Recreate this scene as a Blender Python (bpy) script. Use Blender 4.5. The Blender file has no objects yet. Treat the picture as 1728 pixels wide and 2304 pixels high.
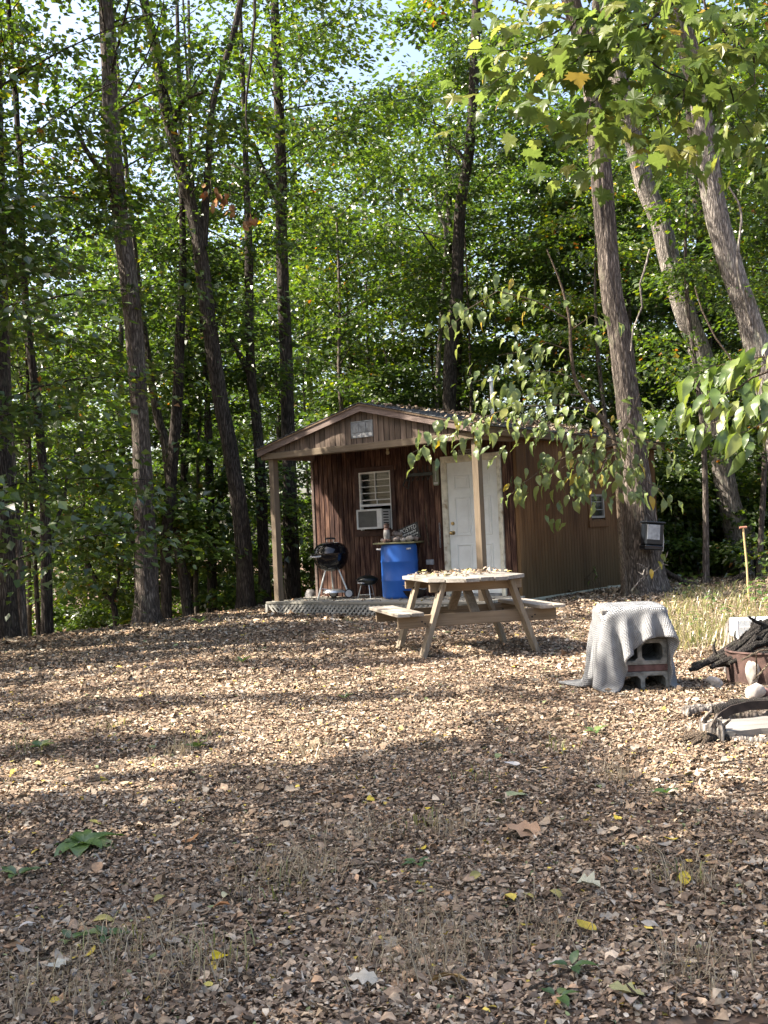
import bpy, math, random
import numpy as np
from mathutils import Vector, Matrix, noise as mnoise

random.seed(7)
RNG = np.random.default_rng(7)
S = bpy.context.scene
COL = S.collection
PI = math.pi
R = math.radians

# ------------------------------------------------------------------ camera, sky, sun, exposure
CAM_H = 1.30
FPX, PITCH, ROLL = 2487.3, 0.0192, 0.0455
cam_d = bpy.data.cameras.new('camera')
cam = bpy.data.objects.new('camera', cam_d)
COL.objects.link(cam)
cam_d.sensor_fit = 'VERTICAL'
cam_d.sensor_height = 36.0
cam_d.lens = FPX / 2304 * 36.0
cam_d.clip_start = 0.05
cam_d.clip_end = 1500
fwd = Vector((0, math.cos(PITCH), math.sin(PITCH)))
up0 = Vector((0, -math.sin(PITCH), math.cos(PITCH)))
rt0 = Vector((1, 0, 0))
rt = rt0 * math.cos(ROLL) - up0 * math.sin(ROLL)
up = rt0 * math.sin(ROLL) + up0 * math.cos(ROLL)
m = Matrix((rt, up, -fwd)).transposed().to_4x4()
m.translation = Vector((0, 0, CAM_H))
cam.matrix_world = m
S.camera = cam

SUN = Vector((-1.0, -0.03, 1.15)).normalized()          # towards the sun
world = bpy.data.worlds.new('World')
S.world = world
world.use_nodes = True
wn = world.node_tree.nodes
sky = wn.new('ShaderNodeTexSky')
sky.sky_type = 'NISHITA'
sky.sun_disc = False
sky.sun_elevation = math.asin(SUN.z)
sky.sun_rotation = math.atan2(SUN.x, SUN.y)
sky.air_density = 1.0
sky.dust_density = 4.0
sky.ozone_density = 0.6
wn['Background'].inputs['Strength'].default_value = 0.12
world.node_tree.links.new(sky.outputs[0], wn['Background'].inputs['Color'])
sun_d = bpy.data.lights.new('sun', 'SUN')
sun_d.energy = 5.0
sun_d.angle = R(0.55)
sun_d.color = (1.0, 0.94, 0.84)
sun = bpy.data.objects.new('sun', sun_d)
sun.rotation_euler = SUN.to_track_quat('Z', 'Y').to_euler()
sun.location = (-20, 0, 25)
COL.objects.link(sun)
S.view_settings.view_transform = 'Standard'
S.view_settings.look = 'None'
S.view_settings.exposure = 1.95
S.view_settings.use_white_balance = True
S.view_settings.white_balance_temperature = 6750
S.view_settings.white_balance_tint = 12
S.view_settings.gamma = 1.0
S.view_settings.use_curve_mapping = False
S.render.engine = 'CYCLES'
cy = S.cycles
cy.max_bounces = 7
cy.diffuse_bounces = 4
cy.glossy_bounces = 2
cy.transmission_bounces = 4
cy.transparent_max_bounces = 6
cy.use_denoising = True
cy.caustics_reflective = False
cy.caustics_refractive = False


# ------------------------------------------------------------------ photo measurements -> places
def ray(px, py):
    dx, dy = px - 864.0, py - 1152.0
    c, s = math.cos(ROLL), math.sin(ROLL)
    a, b = dx * c - dy * s, dx * s + dy * c
    u = -b / FPX
    cp, sp = math.cos(PITCH), math.sin(PITCH)
    return Vector((a / FPX, cp - u * sp, sp + u * cp))


def at(px, py, Y):
    d = ray(px, py)
    t = Y / d.y
    return Vector((d.x * t, Y, CAM_H + d.z * t))


def gp(px, py, z):
    d = ray(px, py)
    t = (z - CAM_H) / d.z
    return Vector((d.x * t, d.y * t, z))


def smooth(a, b, x):
    t = np.clip((x - a) / (b - a), 0, 1)
    return t * t * (3 - 2 * t)


def _hash(ix, iy, seed):
    n = (ix.astype(np.int64) * 374761393 + iy.astype(np.int64) * 668265263 + seed * 1274126177) & 0x7fffffff
    n = ((n ^ (n >> 13)) * 1274126177) & 0x7fffffff
    return ((n ^ (n >> 16)) & 0xffff) / 65535.0


def vnoise(x, y, seed=0):
    x = np.asarray(x, float); y = np.asarray(y, float)
    ix, iy = np.floor(x), np.floor(y)
    fx, fy = x - ix, y - iy
    fx = fx * fx * (3 - 2 * fx); fy = fy * fy * (3 - 2 * fy)
    a, b = _hash(ix, iy, seed), _hash(ix + 1, iy, seed)
    c, d = _hash(ix, iy + 1, seed), _hash(ix + 1, iy + 1, seed)
    return (a * (1 - fx) + b * fx) * (1 - fy) + (c * (1 - fx) + d * fx) * fy


def fbm(x, y, seed=0):
    return vnoise(x, y, seed) * .55 + vnoise(x * 2.1, y * 2.1, seed + 1) * .3 + vnoise(x * 4.3, y * 4.3, seed + 2) * .15


def ground_np(x, y):
    x = np.asarray(x, float); y = np.asarray(y, float)
    z = 0.08 * smooth(5, 11, y) + 0.09 * smooth(0.0, 3.5, x) * smooth(12, 16, y)
    z = z - .06 * smooth(-1.5, -5, x) * smooth(10, 15, y)
    z = z + (fbm(x * .55, y * .55, 3) - .5) * .10 * smooth(2, 5, y) + (fbm(x * 2.2, y * 2.2, 8) - .5) * .035
    yc = np.clip(15.6 + (x + 5.4) * 1.5, 9, 26)
    yc = yc + smooth(3, 9, x) * 3.5
    d = np.clip(y - yc, 0, None)
    drop = np.minimum(.34 * d * d / (d + 3.0), 9.0)
    return z - drop


def gz(x, y):
    return float(ground_np(np.array([x]), np.array([y]))[0])


def on_ground(px, py, lift=0.0):
    z = 0.05
    for _ in range(8):
        p = gp(px, py, z)
        z = gz(p.x, p.y)
    return Vector((p.x, p.y, z + lift))


# ------------------------------------------------------------------ materials
MATS = {}


def new_mat(name):
    mt = bpy.data.materials.new(name)
    mt.use_nodes = True
    nt = mt.node_tree
    MATS[name] = mt
    return mt, nt, nt.nodes['Principled BSDF']


def nd(nt, kind, **kw):
    n = nt.nodes.new(kind)
    for k, v in kw.items():
        if k in n.inputs:
            n.inputs[k].default_value = v
        else:
            setattr(n, k, v)
    return n


def ramp(nt, stops):
    r = nt.nodes.new('ShaderNodeValToRGB')
    e = r.color_ramp.elements
    while len(e) > 1:
        e.remove(e[-1])
    e[0].position, e[0].color = stops[0][0], (*stops[0][1], 1)
    for p, c in stops[1:]:
        x = e.new(p)
        x.color = (*c, 1)
    return r


def coords(nt, scale=(1, 1, 1), kind='Object', rnd=True):
    tc = nt.nodes.new('ShaderNodeTexCoord')
    mp = nt.nodes.new('ShaderNodeMapping')
    mp.inputs['Scale'].default_value = scale
    nt.links.new(tc.outputs[kind], mp.inputs['Vector'])
    if rnd:
        oi = nt.nodes.new('ShaderNodeObjectInfo')
        mu = nd(nt, 'ShaderNodeMath', operation='MULTIPLY')
        mu.inputs[1].default_value = 37.0
        nt.links.new(oi.outputs['Random'], mu.inputs[0])
        nt.links.new(mu.outputs[0], mp.inputs['Location'])
    return mp.outputs[0]


def bump(nt, bsdf, height, strength=.4, dist=.01):
    b = nd(nt, 'ShaderNodeBump', Strength=strength, Distance=dist)
    nt.links.new(height, b.inputs['Height'])
    nt.links.new(b.outputs[0], bsdf.inputs['Normal'])


def wood(name, dark, mid, light, grain=(40, 40, 1.6), blot=2.0, rough=.8, streak=.5, bstr=.35, hue=None):
    """Weathered wood: long grain along one local axis plus blotches of stain and wear."""
    mt, nt, b = new_mat(name)
    v = coords(nt, grain)
    n = nd(nt, 'ShaderNodeTexNoise', Scale=1.0, Detail=6.0, Roughness=.65)
    nt.links.new(v, n.inputs['Vector'])
    v2 = coords(nt, tuple(blot * (.35 if g < 5 else 1.0) for g in grain))
    n2 = nd(nt, 'ShaderNodeTexNoise', Scale=1.0, Detail=4.0)
    nt.links.new(v2, n2.inputs['Vector'])
    mx = nd(nt, 'ShaderNodeMix', data_type='FLOAT')
    mx.inputs[0].default_value = 1 - streak
    nt.links.new(n.outputs[0], mx.inputs[2]); nt.links.new(n2.outputs[0], mx.inputs[3])
    rp = ramp(nt, [(.30, dark), (.48, mid), (.68, light)])
    nt.links.new(mx.outputs[0], rp.inputs[0])
    out = rp.outputs[0]
    oi = nt.nodes.new('ShaderNodeObjectInfo')
    hs = nd(nt, 'ShaderNodeHueSaturation')
    mr = nd(nt, 'ShaderNodeMapRange')
    mr.inputs[3].default_value, mr.inputs[4].default_value = .78, 1.22
    nt.links.new(oi.outputs['Random'], mr.inputs[0])
    nt.links.new(mr.outputs[0], hs.inputs['Value'])
    nt.links.new(out, hs.inputs['Color'])
    out = hs.outputs[0]
    if hue:                                       # moss or damp climbing from the local bottom: (z0, z1, colour)
        tc = nt.nodes.new('ShaderNodeTexCoord')
        sp = nt.nodes.new('ShaderNodeSeparateXYZ')
        nt.links.new(tc.outputs['Object'], sp.inputs[0])
        ad = nd(nt, 'ShaderNodeMath', operation='MULTIPLY_ADD')
        nt.links.new(n2.outputs[0], ad.inputs[0]); ad.inputs[1].default_value = -.9
        nt.links.new(sp.outputs[2], ad.inputs[2])
        m2 = nd(nt, 'ShaderNodeMapRange')
        m2.inputs[1].default_value, m2.inputs[2].default_value = hue[0], hue[1]
        m2.inputs[3].default_value, m2.inputs[4].default_value = hue[3], 0
        nt.links.new(ad.outputs[0], m2.inputs[0])
        mc = nd(nt, 'ShaderNodeMix', data_type='RGBA')
        nt.links.new(m2.outputs[0], mc.inputs[0]); nt.links.new(out, mc.inputs[6])
        mc.inputs[7].default_value = (*hue[2], 1)
        out = mc.outputs[2]
    nt.links.new(out, b.inputs['Base Color'])
    b.inputs['Roughness'].default_value = rough
    b.inputs['Specular IOR Level'].default_value = .25
    bump(nt, b, n.outputs[0], bstr, .006)
    return mt


def plain(name, col, rough=.6, metal=0.0, var=.15, scale=8, spec=.4, bstr=.12, dirt=None):
    mt, nt, b = new_mat(name)
    v = coords(nt, (scale,) * 3)
    n = nd(nt, 'ShaderNodeTexNoise', Scale=1.0, Detail=5.0, Roughness=.6)
    nt.links.new(v, n.inputs['Vector'])
    lo = tuple(max(0, c * (1 - var * 1.6)) for c in col)
    hi = tuple(min(.9, c * (1 + var)) for c in col)
    st = [(.32, lo), (.6, hi)] if not dirt else [(.30, dirt), (.44, lo), (.62, hi)]
    rp = ramp(nt, st)
    nt.links.new(n.outputs[0], rp.inputs[0])
    nt.links.new(rp.outputs[0], b.inputs['Base Color'])
    b.inputs['Roughness'].default_value = rough
    b.inputs['Metallic'].default_value = metal
    b.inputs['Specular IOR Level'].default_value = spec
    bump(nt, b, n.outputs[0], bstr, .004)
    return mt


def leaf_mat(name, stops, trans=.45, gloss=.08, objvar=.0, tsat=1.15):
    """Thin leaf: diffuse + light shining through + a little sheen; colour from the per-leaf value 'v'."""
    mt = bpy.data.materials.new(name)
    mt.use_nodes = True
    nt = mt.node_tree
    nt.nodes.clear()
    out = nt.nodes.new('ShaderNodeOutputMaterial')
    a = nd(nt, 'ShaderNodeAttribute', attribute_name='v')
    fac = a.outputs['Fac']
    if objvar:
        oi = nt.nodes.new('ShaderNodeObjectInfo')
        ma = nd(nt, 'ShaderNodeMath', operation='MULTIPLY_ADD')
        nt.links.new(oi.outputs['Random'], ma.inputs[0]); ma.inputs[1].default_value = objvar
        nt.links.new(fac, ma.inputs[2])
        sb = nd(nt, 'ShaderNodeMath', operation='SUBTRACT'); sb.inputs[1].default_value = objvar * .5
        nt.links.new(ma.outputs[0], sb.inputs[0])
        fac = sb.outputs[0]
    rp = ramp(nt, stops)
    nt.links.new(fac, rp.inputs[0])
    df = nt.nodes.new('ShaderNodeBsdfDiffuse')
    tr = nt.nodes.new('ShaderNodeBsdfTranslucent')
    gl = nd(nt, 'ShaderNodeBsdfGlossy', Roughness=.38)
    hs = nd(nt, 'ShaderNodeHueSaturation', Saturation=tsat, Value=1.35, Hue=.488)
    nt.links.new(rp.outputs[0], df.inputs['Color'])
    nt.links.new(rp.outputs[0], hs.inputs['Color'])
    nt.links.new(hs.outputs[0], tr.inputs['Color'])
    m1 = nd(nt, 'ShaderNodeMixShader'); m1.inputs[0].default_value = trans
    nt.links.new(df.outputs[0], m1.inputs[1]); nt.links.new(tr.outputs[0], m1.inputs[2])
    m2 = nd(nt, 'ShaderNodeMixShader'); m2.inputs[0].default_value = gloss
    nt.links.new(m1.outputs[0], m2.inputs[1]); nt.links.new(gl.outputs[0], m2.inputs[2])
    nt.links.new(m2.outputs[0], out.inputs[0])
    MATS[name] = mt
    return mt


def litter_mat(name):
    mt, nt, b = new_mat(name)
    a = nd(nt, 'ShaderNodeAttribute', attribute_name='col')
    v = coords(nt, (60, 60, 60), rnd=False)
    n = nd(nt, 'ShaderNodeTexNoise', Scale=1.0, Detail=3.0)
    nt.links.new(v, n.inputs['Vector'])
    hs = nd(nt, 'ShaderNodeHueSaturation')
    mr = nd(nt, 'ShaderNodeMapRange'); mr.inputs[1].default_value, mr.inputs[2].default_value = .3, .7
    mr.inputs[3].default_value, mr.inputs[4].default_value = .7, 1.25
    nt.links.new(n.outputs[0], mr.inputs[0]); nt.links.new(mr.outputs[0], hs.inputs['Value'])
    nt.links.new(a.outputs['Color'], hs.inputs['Color'])
    nt.links.new(hs.outputs[0], b.inputs['Base Color'])
    b.inputs['Roughness'].default_value = .85
    b.inputs['Specular IOR Level'].default_value = .08
    return mt


def bark_mat(name, dark, mid, light, sc=1.0):
    mt, nt, b = new_mat(name)
    v0 = coords(nt, (9 * sc, 9 * sc, 5 * sc))
    nw = nd(nt, 'ShaderNodeTexNoise', Scale=1.0, Detail=3.0)
    nt.links.new(v0, nw.inputs['Vector'])
    v = coords(nt, (46 * sc, 46 * sc, 5.5 * sc))
    sc2 = nd(nt, 'ShaderNodeVectorMath', operation='MULTIPLY_ADD')
    nt.links.new(nw.outputs['Color'], sc2.inputs[0]); sc2.inputs[1].default_value = (2.6, 2.6, 1.2)
    nt.links.new(v, sc2.inputs[2])
    n = nd(nt, 'ShaderNodeTexNoise', Scale=1.0, Detail=6.0, Roughness=.62)
    nt.links.new(sc2.outputs[0], n.inputs['Vector'])
    vo = nd(nt, 'ShaderNodeTexVoronoi', feature='DISTANCE_TO_EDGE', Scale=.75)
    nt.links.new(sc2.outputs[0], vo.inputs['Vector'])
    vm = nd(nt, 'ShaderNodeMapRange'); vm.inputs[2].default_value = .32; vm.inputs[3].default_value = .35
    nt.links.new(vo.outputs['Distance'], vm.inputs[0])
    mul = nd(nt, 'ShaderNodeMath', operation='MULTIPLY')
    nt.links.new(vm.outputs[0], mul.inputs[0]); nt.links.new(n.outputs[0], mul.inputs[1])
    v3 = coords(nt, (2.6, 2.6, 1.1))
    n3 = nd(nt, 'ShaderNodeTexNoise', Scale=1.0, Detail=5.0)
    nt.links.new(v3, n3.inputs['Vector'])
    rp = ramp(nt, [(.12, dark), (.36, mid), (.62, light)])
    nt.links.new(mul.outputs[0], rp.inputs[0])
    hs = nd(nt, 'ShaderNodeHueSaturation')
    mr = nd(nt, 'ShaderNodeMapRange'); mr.inputs[1].default_value, mr.inputs[2].default_value = .3, .7
    mr.inputs[3].default_value, mr.inputs[4].default_value = .65, 1.3
    nt.links.new(n3.outputs[0], mr.inputs[0]); nt.links.new(mr.outputs[0], hs.inputs['Value'])
    nt.links.new(rp.outputs[0], hs.inputs['Color'])
    # lichen and moss patches
    v4 = coords(nt, (5.5, 5.5, 2.6))
    n4 = nd(nt, 'ShaderNodeTexNoise', Scale=1.0, Detail=6.0, Roughness=.7)
    nt.links.new(v4, n4.inputs['Vector'])
    r4 = ramp(nt, [(.56, (0, 0, 0)), (.68, (.55, .55, .55))])
    nt.links.new(n4.outputs[0], r4.inputs[0])
    mc = nd(nt, 'ShaderNodeMix', data_type='RGBA')
    nt.links.new(r4.outputs[0], mc.inputs[0]); nt.links.new(hs.outputs[0], mc.inputs[6])
    mc.inputs[7].default_value = (light[0] * .85, light[1] * .95, light[2] * .80, 1)
    nt.links.new(mc.outputs[2], b.inputs['Base Color'])
    b.inputs['Roughness'].default_value = .9
    b.inputs['Specular IOR Level'].default_value = .15
    bump(nt, b, mul.outputs[0], 1.0, .03)
    return mt


def ground_mat():
    mt, nt, b = new_mat('leafy_soil')
    v = coords(nt, (1, 1, 1), rnd=False)
    vo = nd(nt, 'ShaderNodeTexVoronoi', Scale=26.0, Randomness=1.0)
    nt.links.new(v, vo.inputs['Vector'])
    rp = ramp(nt, [(.0, (.05, .035, .025)), (.35, (.11, .075, .052)), (.6, (.17, .115, .08)), (.85, (.22, .16, .115)), (1, (.10, .08, .06))])
    sx = nt.nodes.new('ShaderNodeSeparateColor')
    nt.links.new(vo.outputs['Color'], sx.inputs[0])
    nt.links.new(sx.outputs[0], rp.inputs[0])
    nz = nd(nt, 'ShaderNodeTexNoise', Scale=.9, Detail=5.0)
    nt.links.new(v, nz.inputs['Vector'])
    hs = nd(nt, 'ShaderNodeHueSaturation')
    mr = nd(nt, 'ShaderNodeMapRange'); mr.inputs[1].default_value, mr.inputs[2].default_value = .3, .7
    mr.inputs[3].default_value, mr.inputs[4].default_value = .7, 1.15
    nt.links.new(nz.outputs[0], mr.inputs[0]); nt.links.new(mr.outputs[0], hs.inputs['Value'])
    nt.links.new(rp.outputs[0], hs.inputs['Color'])
    nt.links.new(hs.outputs[0], b.inputs['Base Color'])
    b.inputs['Roughness'].default_value = .95
    b.inputs['Specular IOR Level'].default_value = .1
    bump(nt, b, vo.outputs['Distance'], .8, .03)
    return mt


G = [(0.0, (.026, .052, .014)), (.35, (.050, .096, .019)), (.62, (.082, .138, .024)), (.84, (.130, .182, .028)), (.94, (.18, .20, .03)), (.99, (.30, .22, .04)), (1, (.26, .13, .04))]
leaf_mat('leaf_forest', G, .56, .07, .34)
leaf_mat('leaf_maple_near', [(0, (.05, .09, .014)), (.4, (.085, .14, .020)), (.75, (.13, .18, .026)), (.93, (.20, .21, .035)), (1, (.42, .28, .03))], .62, .025, tsat=.95)
leaf_mat('leaf_sapling', [(0, (.075, .115, .048)), (.45, (.15, .20, .068)), (.78, (.215, .25, .075)), (.86, (.28, .26, .06)), (.95, (.45, .33, .06)), (1, (.35, .18, .04))], .42, .035)
leaf_mat('leaf_hickory', [(0, (.07, .12, .03)), (.6, (.14, .20, .05)), (1, (.25, .28, .07))], .45, .05)
leaf_mat('weed_leaf', [(0, (.05, .10, .03)), (.6, (.09, .16, .04)), (1, (.2, .24, .08))], .35, .08)
leaf_mat('grass_dry', [(0, (.16, .12, .08)), (.6, (.32, .265, .17)), (1, (.45, .39, .26))], .3, .05)
leaf_mat('grass_green', [(0, (.08, .12, .03)), (.5, (.19, .21, .06)), (1, (.38, .35, .15))], .35, .06)
litter_mat('dry_leaf')
ground_mat()
bark_mat('bark_dark', (.012, .010, .008), (.055, .045, .037), (.12, .10, .085))
bark_mat('bark_brown', (.028, .023, .019), (.115, .095, .08), (.27, .23, .195))
bark_mat('bark_pale', (.05, .044, .038), (.235, .208, .182), (.45, .41, .36))
bark_mat('bark_twig', (.05, .04, .03), (.16, .12, .085), (.30, .24, .18), 2.5)
bark_mat('bark_charred', (.012, .011, .010), (.050, .044, .039), (.14, .125, .11), 3.0)
plain('bark_thin', (.075, .06, .045), .9, var=.4, scale=18)
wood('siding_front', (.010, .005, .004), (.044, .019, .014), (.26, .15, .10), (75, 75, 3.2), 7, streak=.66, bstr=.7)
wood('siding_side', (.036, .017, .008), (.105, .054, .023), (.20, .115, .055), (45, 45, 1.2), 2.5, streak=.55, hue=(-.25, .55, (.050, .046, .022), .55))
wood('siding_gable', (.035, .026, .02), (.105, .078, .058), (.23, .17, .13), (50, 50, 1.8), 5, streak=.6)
wood('timber_treated_z', (.08, .062, .042), (.155, .12, .082), (.24, .19, .135), (50, 50, 1.5), 3)
wood('timber_treated_x', (.09, .07, .045), (.175, .135, .09), (.27, .215, .15), (1.5, 50, 50), 3)
wood('timber_fascia', (.07, .05, .04), (.15, .112, .094), (.26, .20, .17), (1.5, 50, 50), 4)
wood('timber_eave', (.06, .045, .03), (.12, .085, .055), (.20, .14, .09), (50, 1.5, 50), 4)
wood('deck_grey', (.12, .115, .095), (.24, .23, .195), (.36, .345, .30), (1.2, 45, 45), 3)
wood('lattice_grey', (.16, .155, .135), (.30, .295, .265), (.42, .41, .37), (20, 20, 20), 3)
wood('table_wood', (.13, .115, .095), (.25, .222, .185), (.42, .385, .33), (45, 1.3, 45), 4)
wood('table_leg_wood', (.095, .078, .056), (.185, .152, .112), (.31, .27, .21), (45, 45, 1.5), 4)
wood('table_brace_wood', (.11, .08, .05), (.20, .15, .10), (.30, .23, .16), (1.5, 45, 45), 4)
wood('table_top_grey', (.09, .082, .072), (.19, .175, .152), (.33, .31, .28), (45, 1.3, 45), 4)
wood('board_grey', (.07, .065, .058), (.16, .152, .14), (.28, .265, .245), (1.5, 40, 40), 3)
wood('board_pale_green', (.20, .21, .15), (.42, .43, .34), (.60, .60, .52), (40, 1.5, 40), 3)
wood('pole_yellow', (.26, .18, .09), (.40, .29, .14), (.50, .38, .20), (40, 40, 1.5), 3, rough=.5)
wood('lid_board', (.12, .12, .06), (.24, .23, .12), (.33, .31, .18), (1.5, 40, 40), 3)
plain('paint_white', (.66, .69, .68), .45, var=.06, scale=4, bstr=.05)
plain('paint_trim', (.62, .60, .50), .6, var=.10, scale=9, dirt=(.30, .24, .16))
plain('window_white', (.62, .63, .61), .5, var=.06)
plain('window_dim', (.26, .25, .22), .6, var=.1)
plain('blind', (.42, .42, .36), .8, var=.08)
plain('brown_trim', (.045, .020, .014), .7, var=.3)
plain('ac_shell', (.50, .51, .49), .5, var=.08)
plain('ac_grille', (.10, .105, .10), .6, var=.15)
plain('black_gap', (.012, .012, .012), .8)
plain('roof_shingle', (.085, .088, .092), .95, var=.5, scale=40, bstr=.5)
plain('metal_vent', (.20, .22, .24), .45, metal=.6, var=.25, scale=14)
plain('metal_pale', (.62, .64, .62), .35, metal=.7, var=.1)
plain('metal_pipe', (.55, .57, .57), .4, metal=.8, var=.12)
plain('enamel_black', (.006, .006, .008), .12, var=.1, spec=.6, bstr=.0)
plain('enamel_dull', (.010, .014, .013), .3, var=.2)
plain('rubber', (.015, .015, .016), .7)
plain('hub_white', (.48, .48, .48), .5)
plain('barrel_blue', (.018, .105, .40), .38, var=.06, scale=3, bstr=.03)
plain('stone', (.20, .165, .145), .9, var=.4, scale=14, bstr=.5)
plain('stone_pale', (.34, .31, .275), .85, var=.2, scale=12, bstr=.4)
plain('stone_grey', (.17, .165, .16), .9, var=.35, scale=9, bstr=.5)
plain('concrete', (.20, .20, .185), .95, var=.3, scale=22, bstr=.5)
plain('brick_red', (.13, .072, .066), .9, var=.25, scale=22, bstr=.4)
plain('rust', (.075, .044, .036), .9, var=.4, scale=10, bstr=.5)
plain('iron_dark', (.035, .026, .022), .7, metal=.3, var=.4, scale=14)
plain('plastic_black', (.010, .013, .017), .35, var=.2)
plain('panel_grey', (.36, .38, .40), .35, var=.25, scale=7)
plain('strap_black', (.012, .013, .018), .6, var=.3)
plain('fabric_navy', (.03, .03, .055), .8, var=.4)
plain('wire_white', (.72, .72, .70), .5)
plain('brass', (.35, .26, .12), .3, metal=.9, var=.15)
plain('sign_black', (.015, .016, .016), .5)
plain('sign_white', (.55, .56, .53), .6, var=.2, scale=30, dirt=(.1, .1, .1))
plain('sign_dark', (.04, .03, .03), .6)
plain('bulb', (.55, .48, .32), .3)
plain('meter_green', (.18, .20, .14), .6, var=.3)
plain('outlet_grey', (.30, .32, .34), .5)
plain('rack_dark', (.016, .02, .018), .5, var=.4)
plain('pebble', (.17, .16, .15), .9, var=.35, scale=30)
plain('orange', (.33, .15, .10), .5)


def glass_mat():
    mt, nt, b = new_mat('glass')
    b.inputs['Base Color'].default_value = (.75, .80, .77, 1)
    b.inputs['Roughness'].default_value = .03
    b.inputs['Transmission Weight'].default_value = .97
    b.inputs['IOR'].default_value = 1.25


glass_mat()


def blanket_mat():
    mt, nt, b = new_mat('knit_wool')
    tc = nt.nodes.new('ShaderNodeTexCoord')
    mp = nt.nodes.new('ShaderNodeMapping')
    nt.links.new(tc.outputs['UV'], mp.inputs['Vector'])
    mp.inputs['Scale'].default_value = (460, 460, 1)
    sp = nt.nodes.new('ShaderNodeSeparateXYZ')
    nt.links.new(mp.outputs[0], sp.inputs[0])

    def sn(sock, ph=0.0):
        a = nd(nt, 'ShaderNodeMath', operation='ADD'); a.inputs[1].default_value = ph
        nt.links.new(sock, a.inputs[0])
        s = nd(nt, 'ShaderNodeMath', operation='SINE'); nt.links.new(a.outputs[0], s.inputs[0])
        return s.outputs[0]
    # rows of stitches, every second one shifted
    sy = sn(sp.outputs[1])
    sh = nd(nt, 'ShaderNodeMath', operation='MULTIPLY_ADD'); sh.inputs[1].default_value = 1.2
    nt.links.new(sy, sh.inputs[0]); nt.links.new(sp.outputs[0], sh.inputs[2])
    sx = sn(sh.outputs[0])
    sy2 = nd(nt, 'ShaderNodeMath', operation='MULTIPLY'); sy2.inputs[1].default_value = 2.0
    nt.links.new(sp.outputs[1], sy2.inputs[0])
    s2 = sn(sy2.outputs[0])
    mu = nd(nt, 'ShaderNodeMath', operation='ADD'); nt.links.new(sx, mu.inputs[0]); nt.links.new(s2, mu.inputs[1])
    n = nd(nt, 'ShaderNodeTexNoise', Scale=14.0, Detail=4.0)
    nt.links.new(tc.outputs['UV'], n.inputs['Vector'])
    ad = nd(nt, 'ShaderNodeMath', operation='MULTIPLY_ADD'); ad.inputs[1].default_value = 2.2
    nt.links.new(n.outputs[0], ad.inputs[0]); nt.links.new(mu.outputs[0], ad.inputs[2])
    mr = nd(nt, 'ShaderNodeMapRange'); mr.inputs[1].default_value, mr.inputs[2].default_value = -.9, 2.4
    nt.links.new(ad.outputs[0], mr.inputs[0])
    rp = ramp(nt, [(.0, (.11, .115, .12)), (.42, (.31, .32, .33)), (1, (.52, .535, .54))])
    nt.links.new(mr.outputs[0], rp.inputs[0])
    nt.links.new(rp.outputs[0], b.inputs['Base Color'])
    b.inputs['Roughness'].default_value = .95
    b.inputs['Specular IOR Level'].default_value = .1
    bump(nt, b, mr.outputs[0], 1.0, .02)


blanket_mat()


# ------------------------------------------------------------------ objects
def tag(o, label=None, cat=None, group=None, kind=None):
    if label: o['label'] = label
    if cat: o['category'] = cat
    if group: o['group'] = group
    if kind: o['kind'] = kind
    return o


def empty(name, loc=(0, 0, 0), rz=0, label=None, cat=None, group=None):
    o = bpy.data.objects.new(name, None)
    o.empty_display_size = .2
    COL.objects.link(o)
    o.location = loc
    o.rotation_euler = (0, 0, rz)
    return tag(o, label, cat, group)


def link(name, me, parent=None, mat=None):
    o = bpy.data.objects.new(name, me)
    if mat:
        me.materials.clear()
        me.materials.append(MATS[mat])
    COL.objects.link(o)
    if parent: o.parent = parent
    return o


def np_mesh(name, V, F, smooth_=False):
    """V (n,3) floats; F (m,k) ints, every face with k corners."""
    V = np.asarray(V, np.float32); F = np.asarray(F, np.int32)
    me = bpy.data.meshes.new(name)
    me.vertices.add(len(V)); me.vertices.foreach_set('co', V.ravel())
    k = F.shape[1]
    me.loops.add(F.size); me.loops.foreach_set('vertex_index', F.ravel())
    me.polygons.add(len(F))
    me.polygons.foreach_set('loop_start', np.arange(0, F.size, k, dtype=np.int32))
    me.polygons.foreach_set('use_smooth', np.full(len(F), smooth_, bool))
    me.update(calc_edges=True)
    return me


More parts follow.
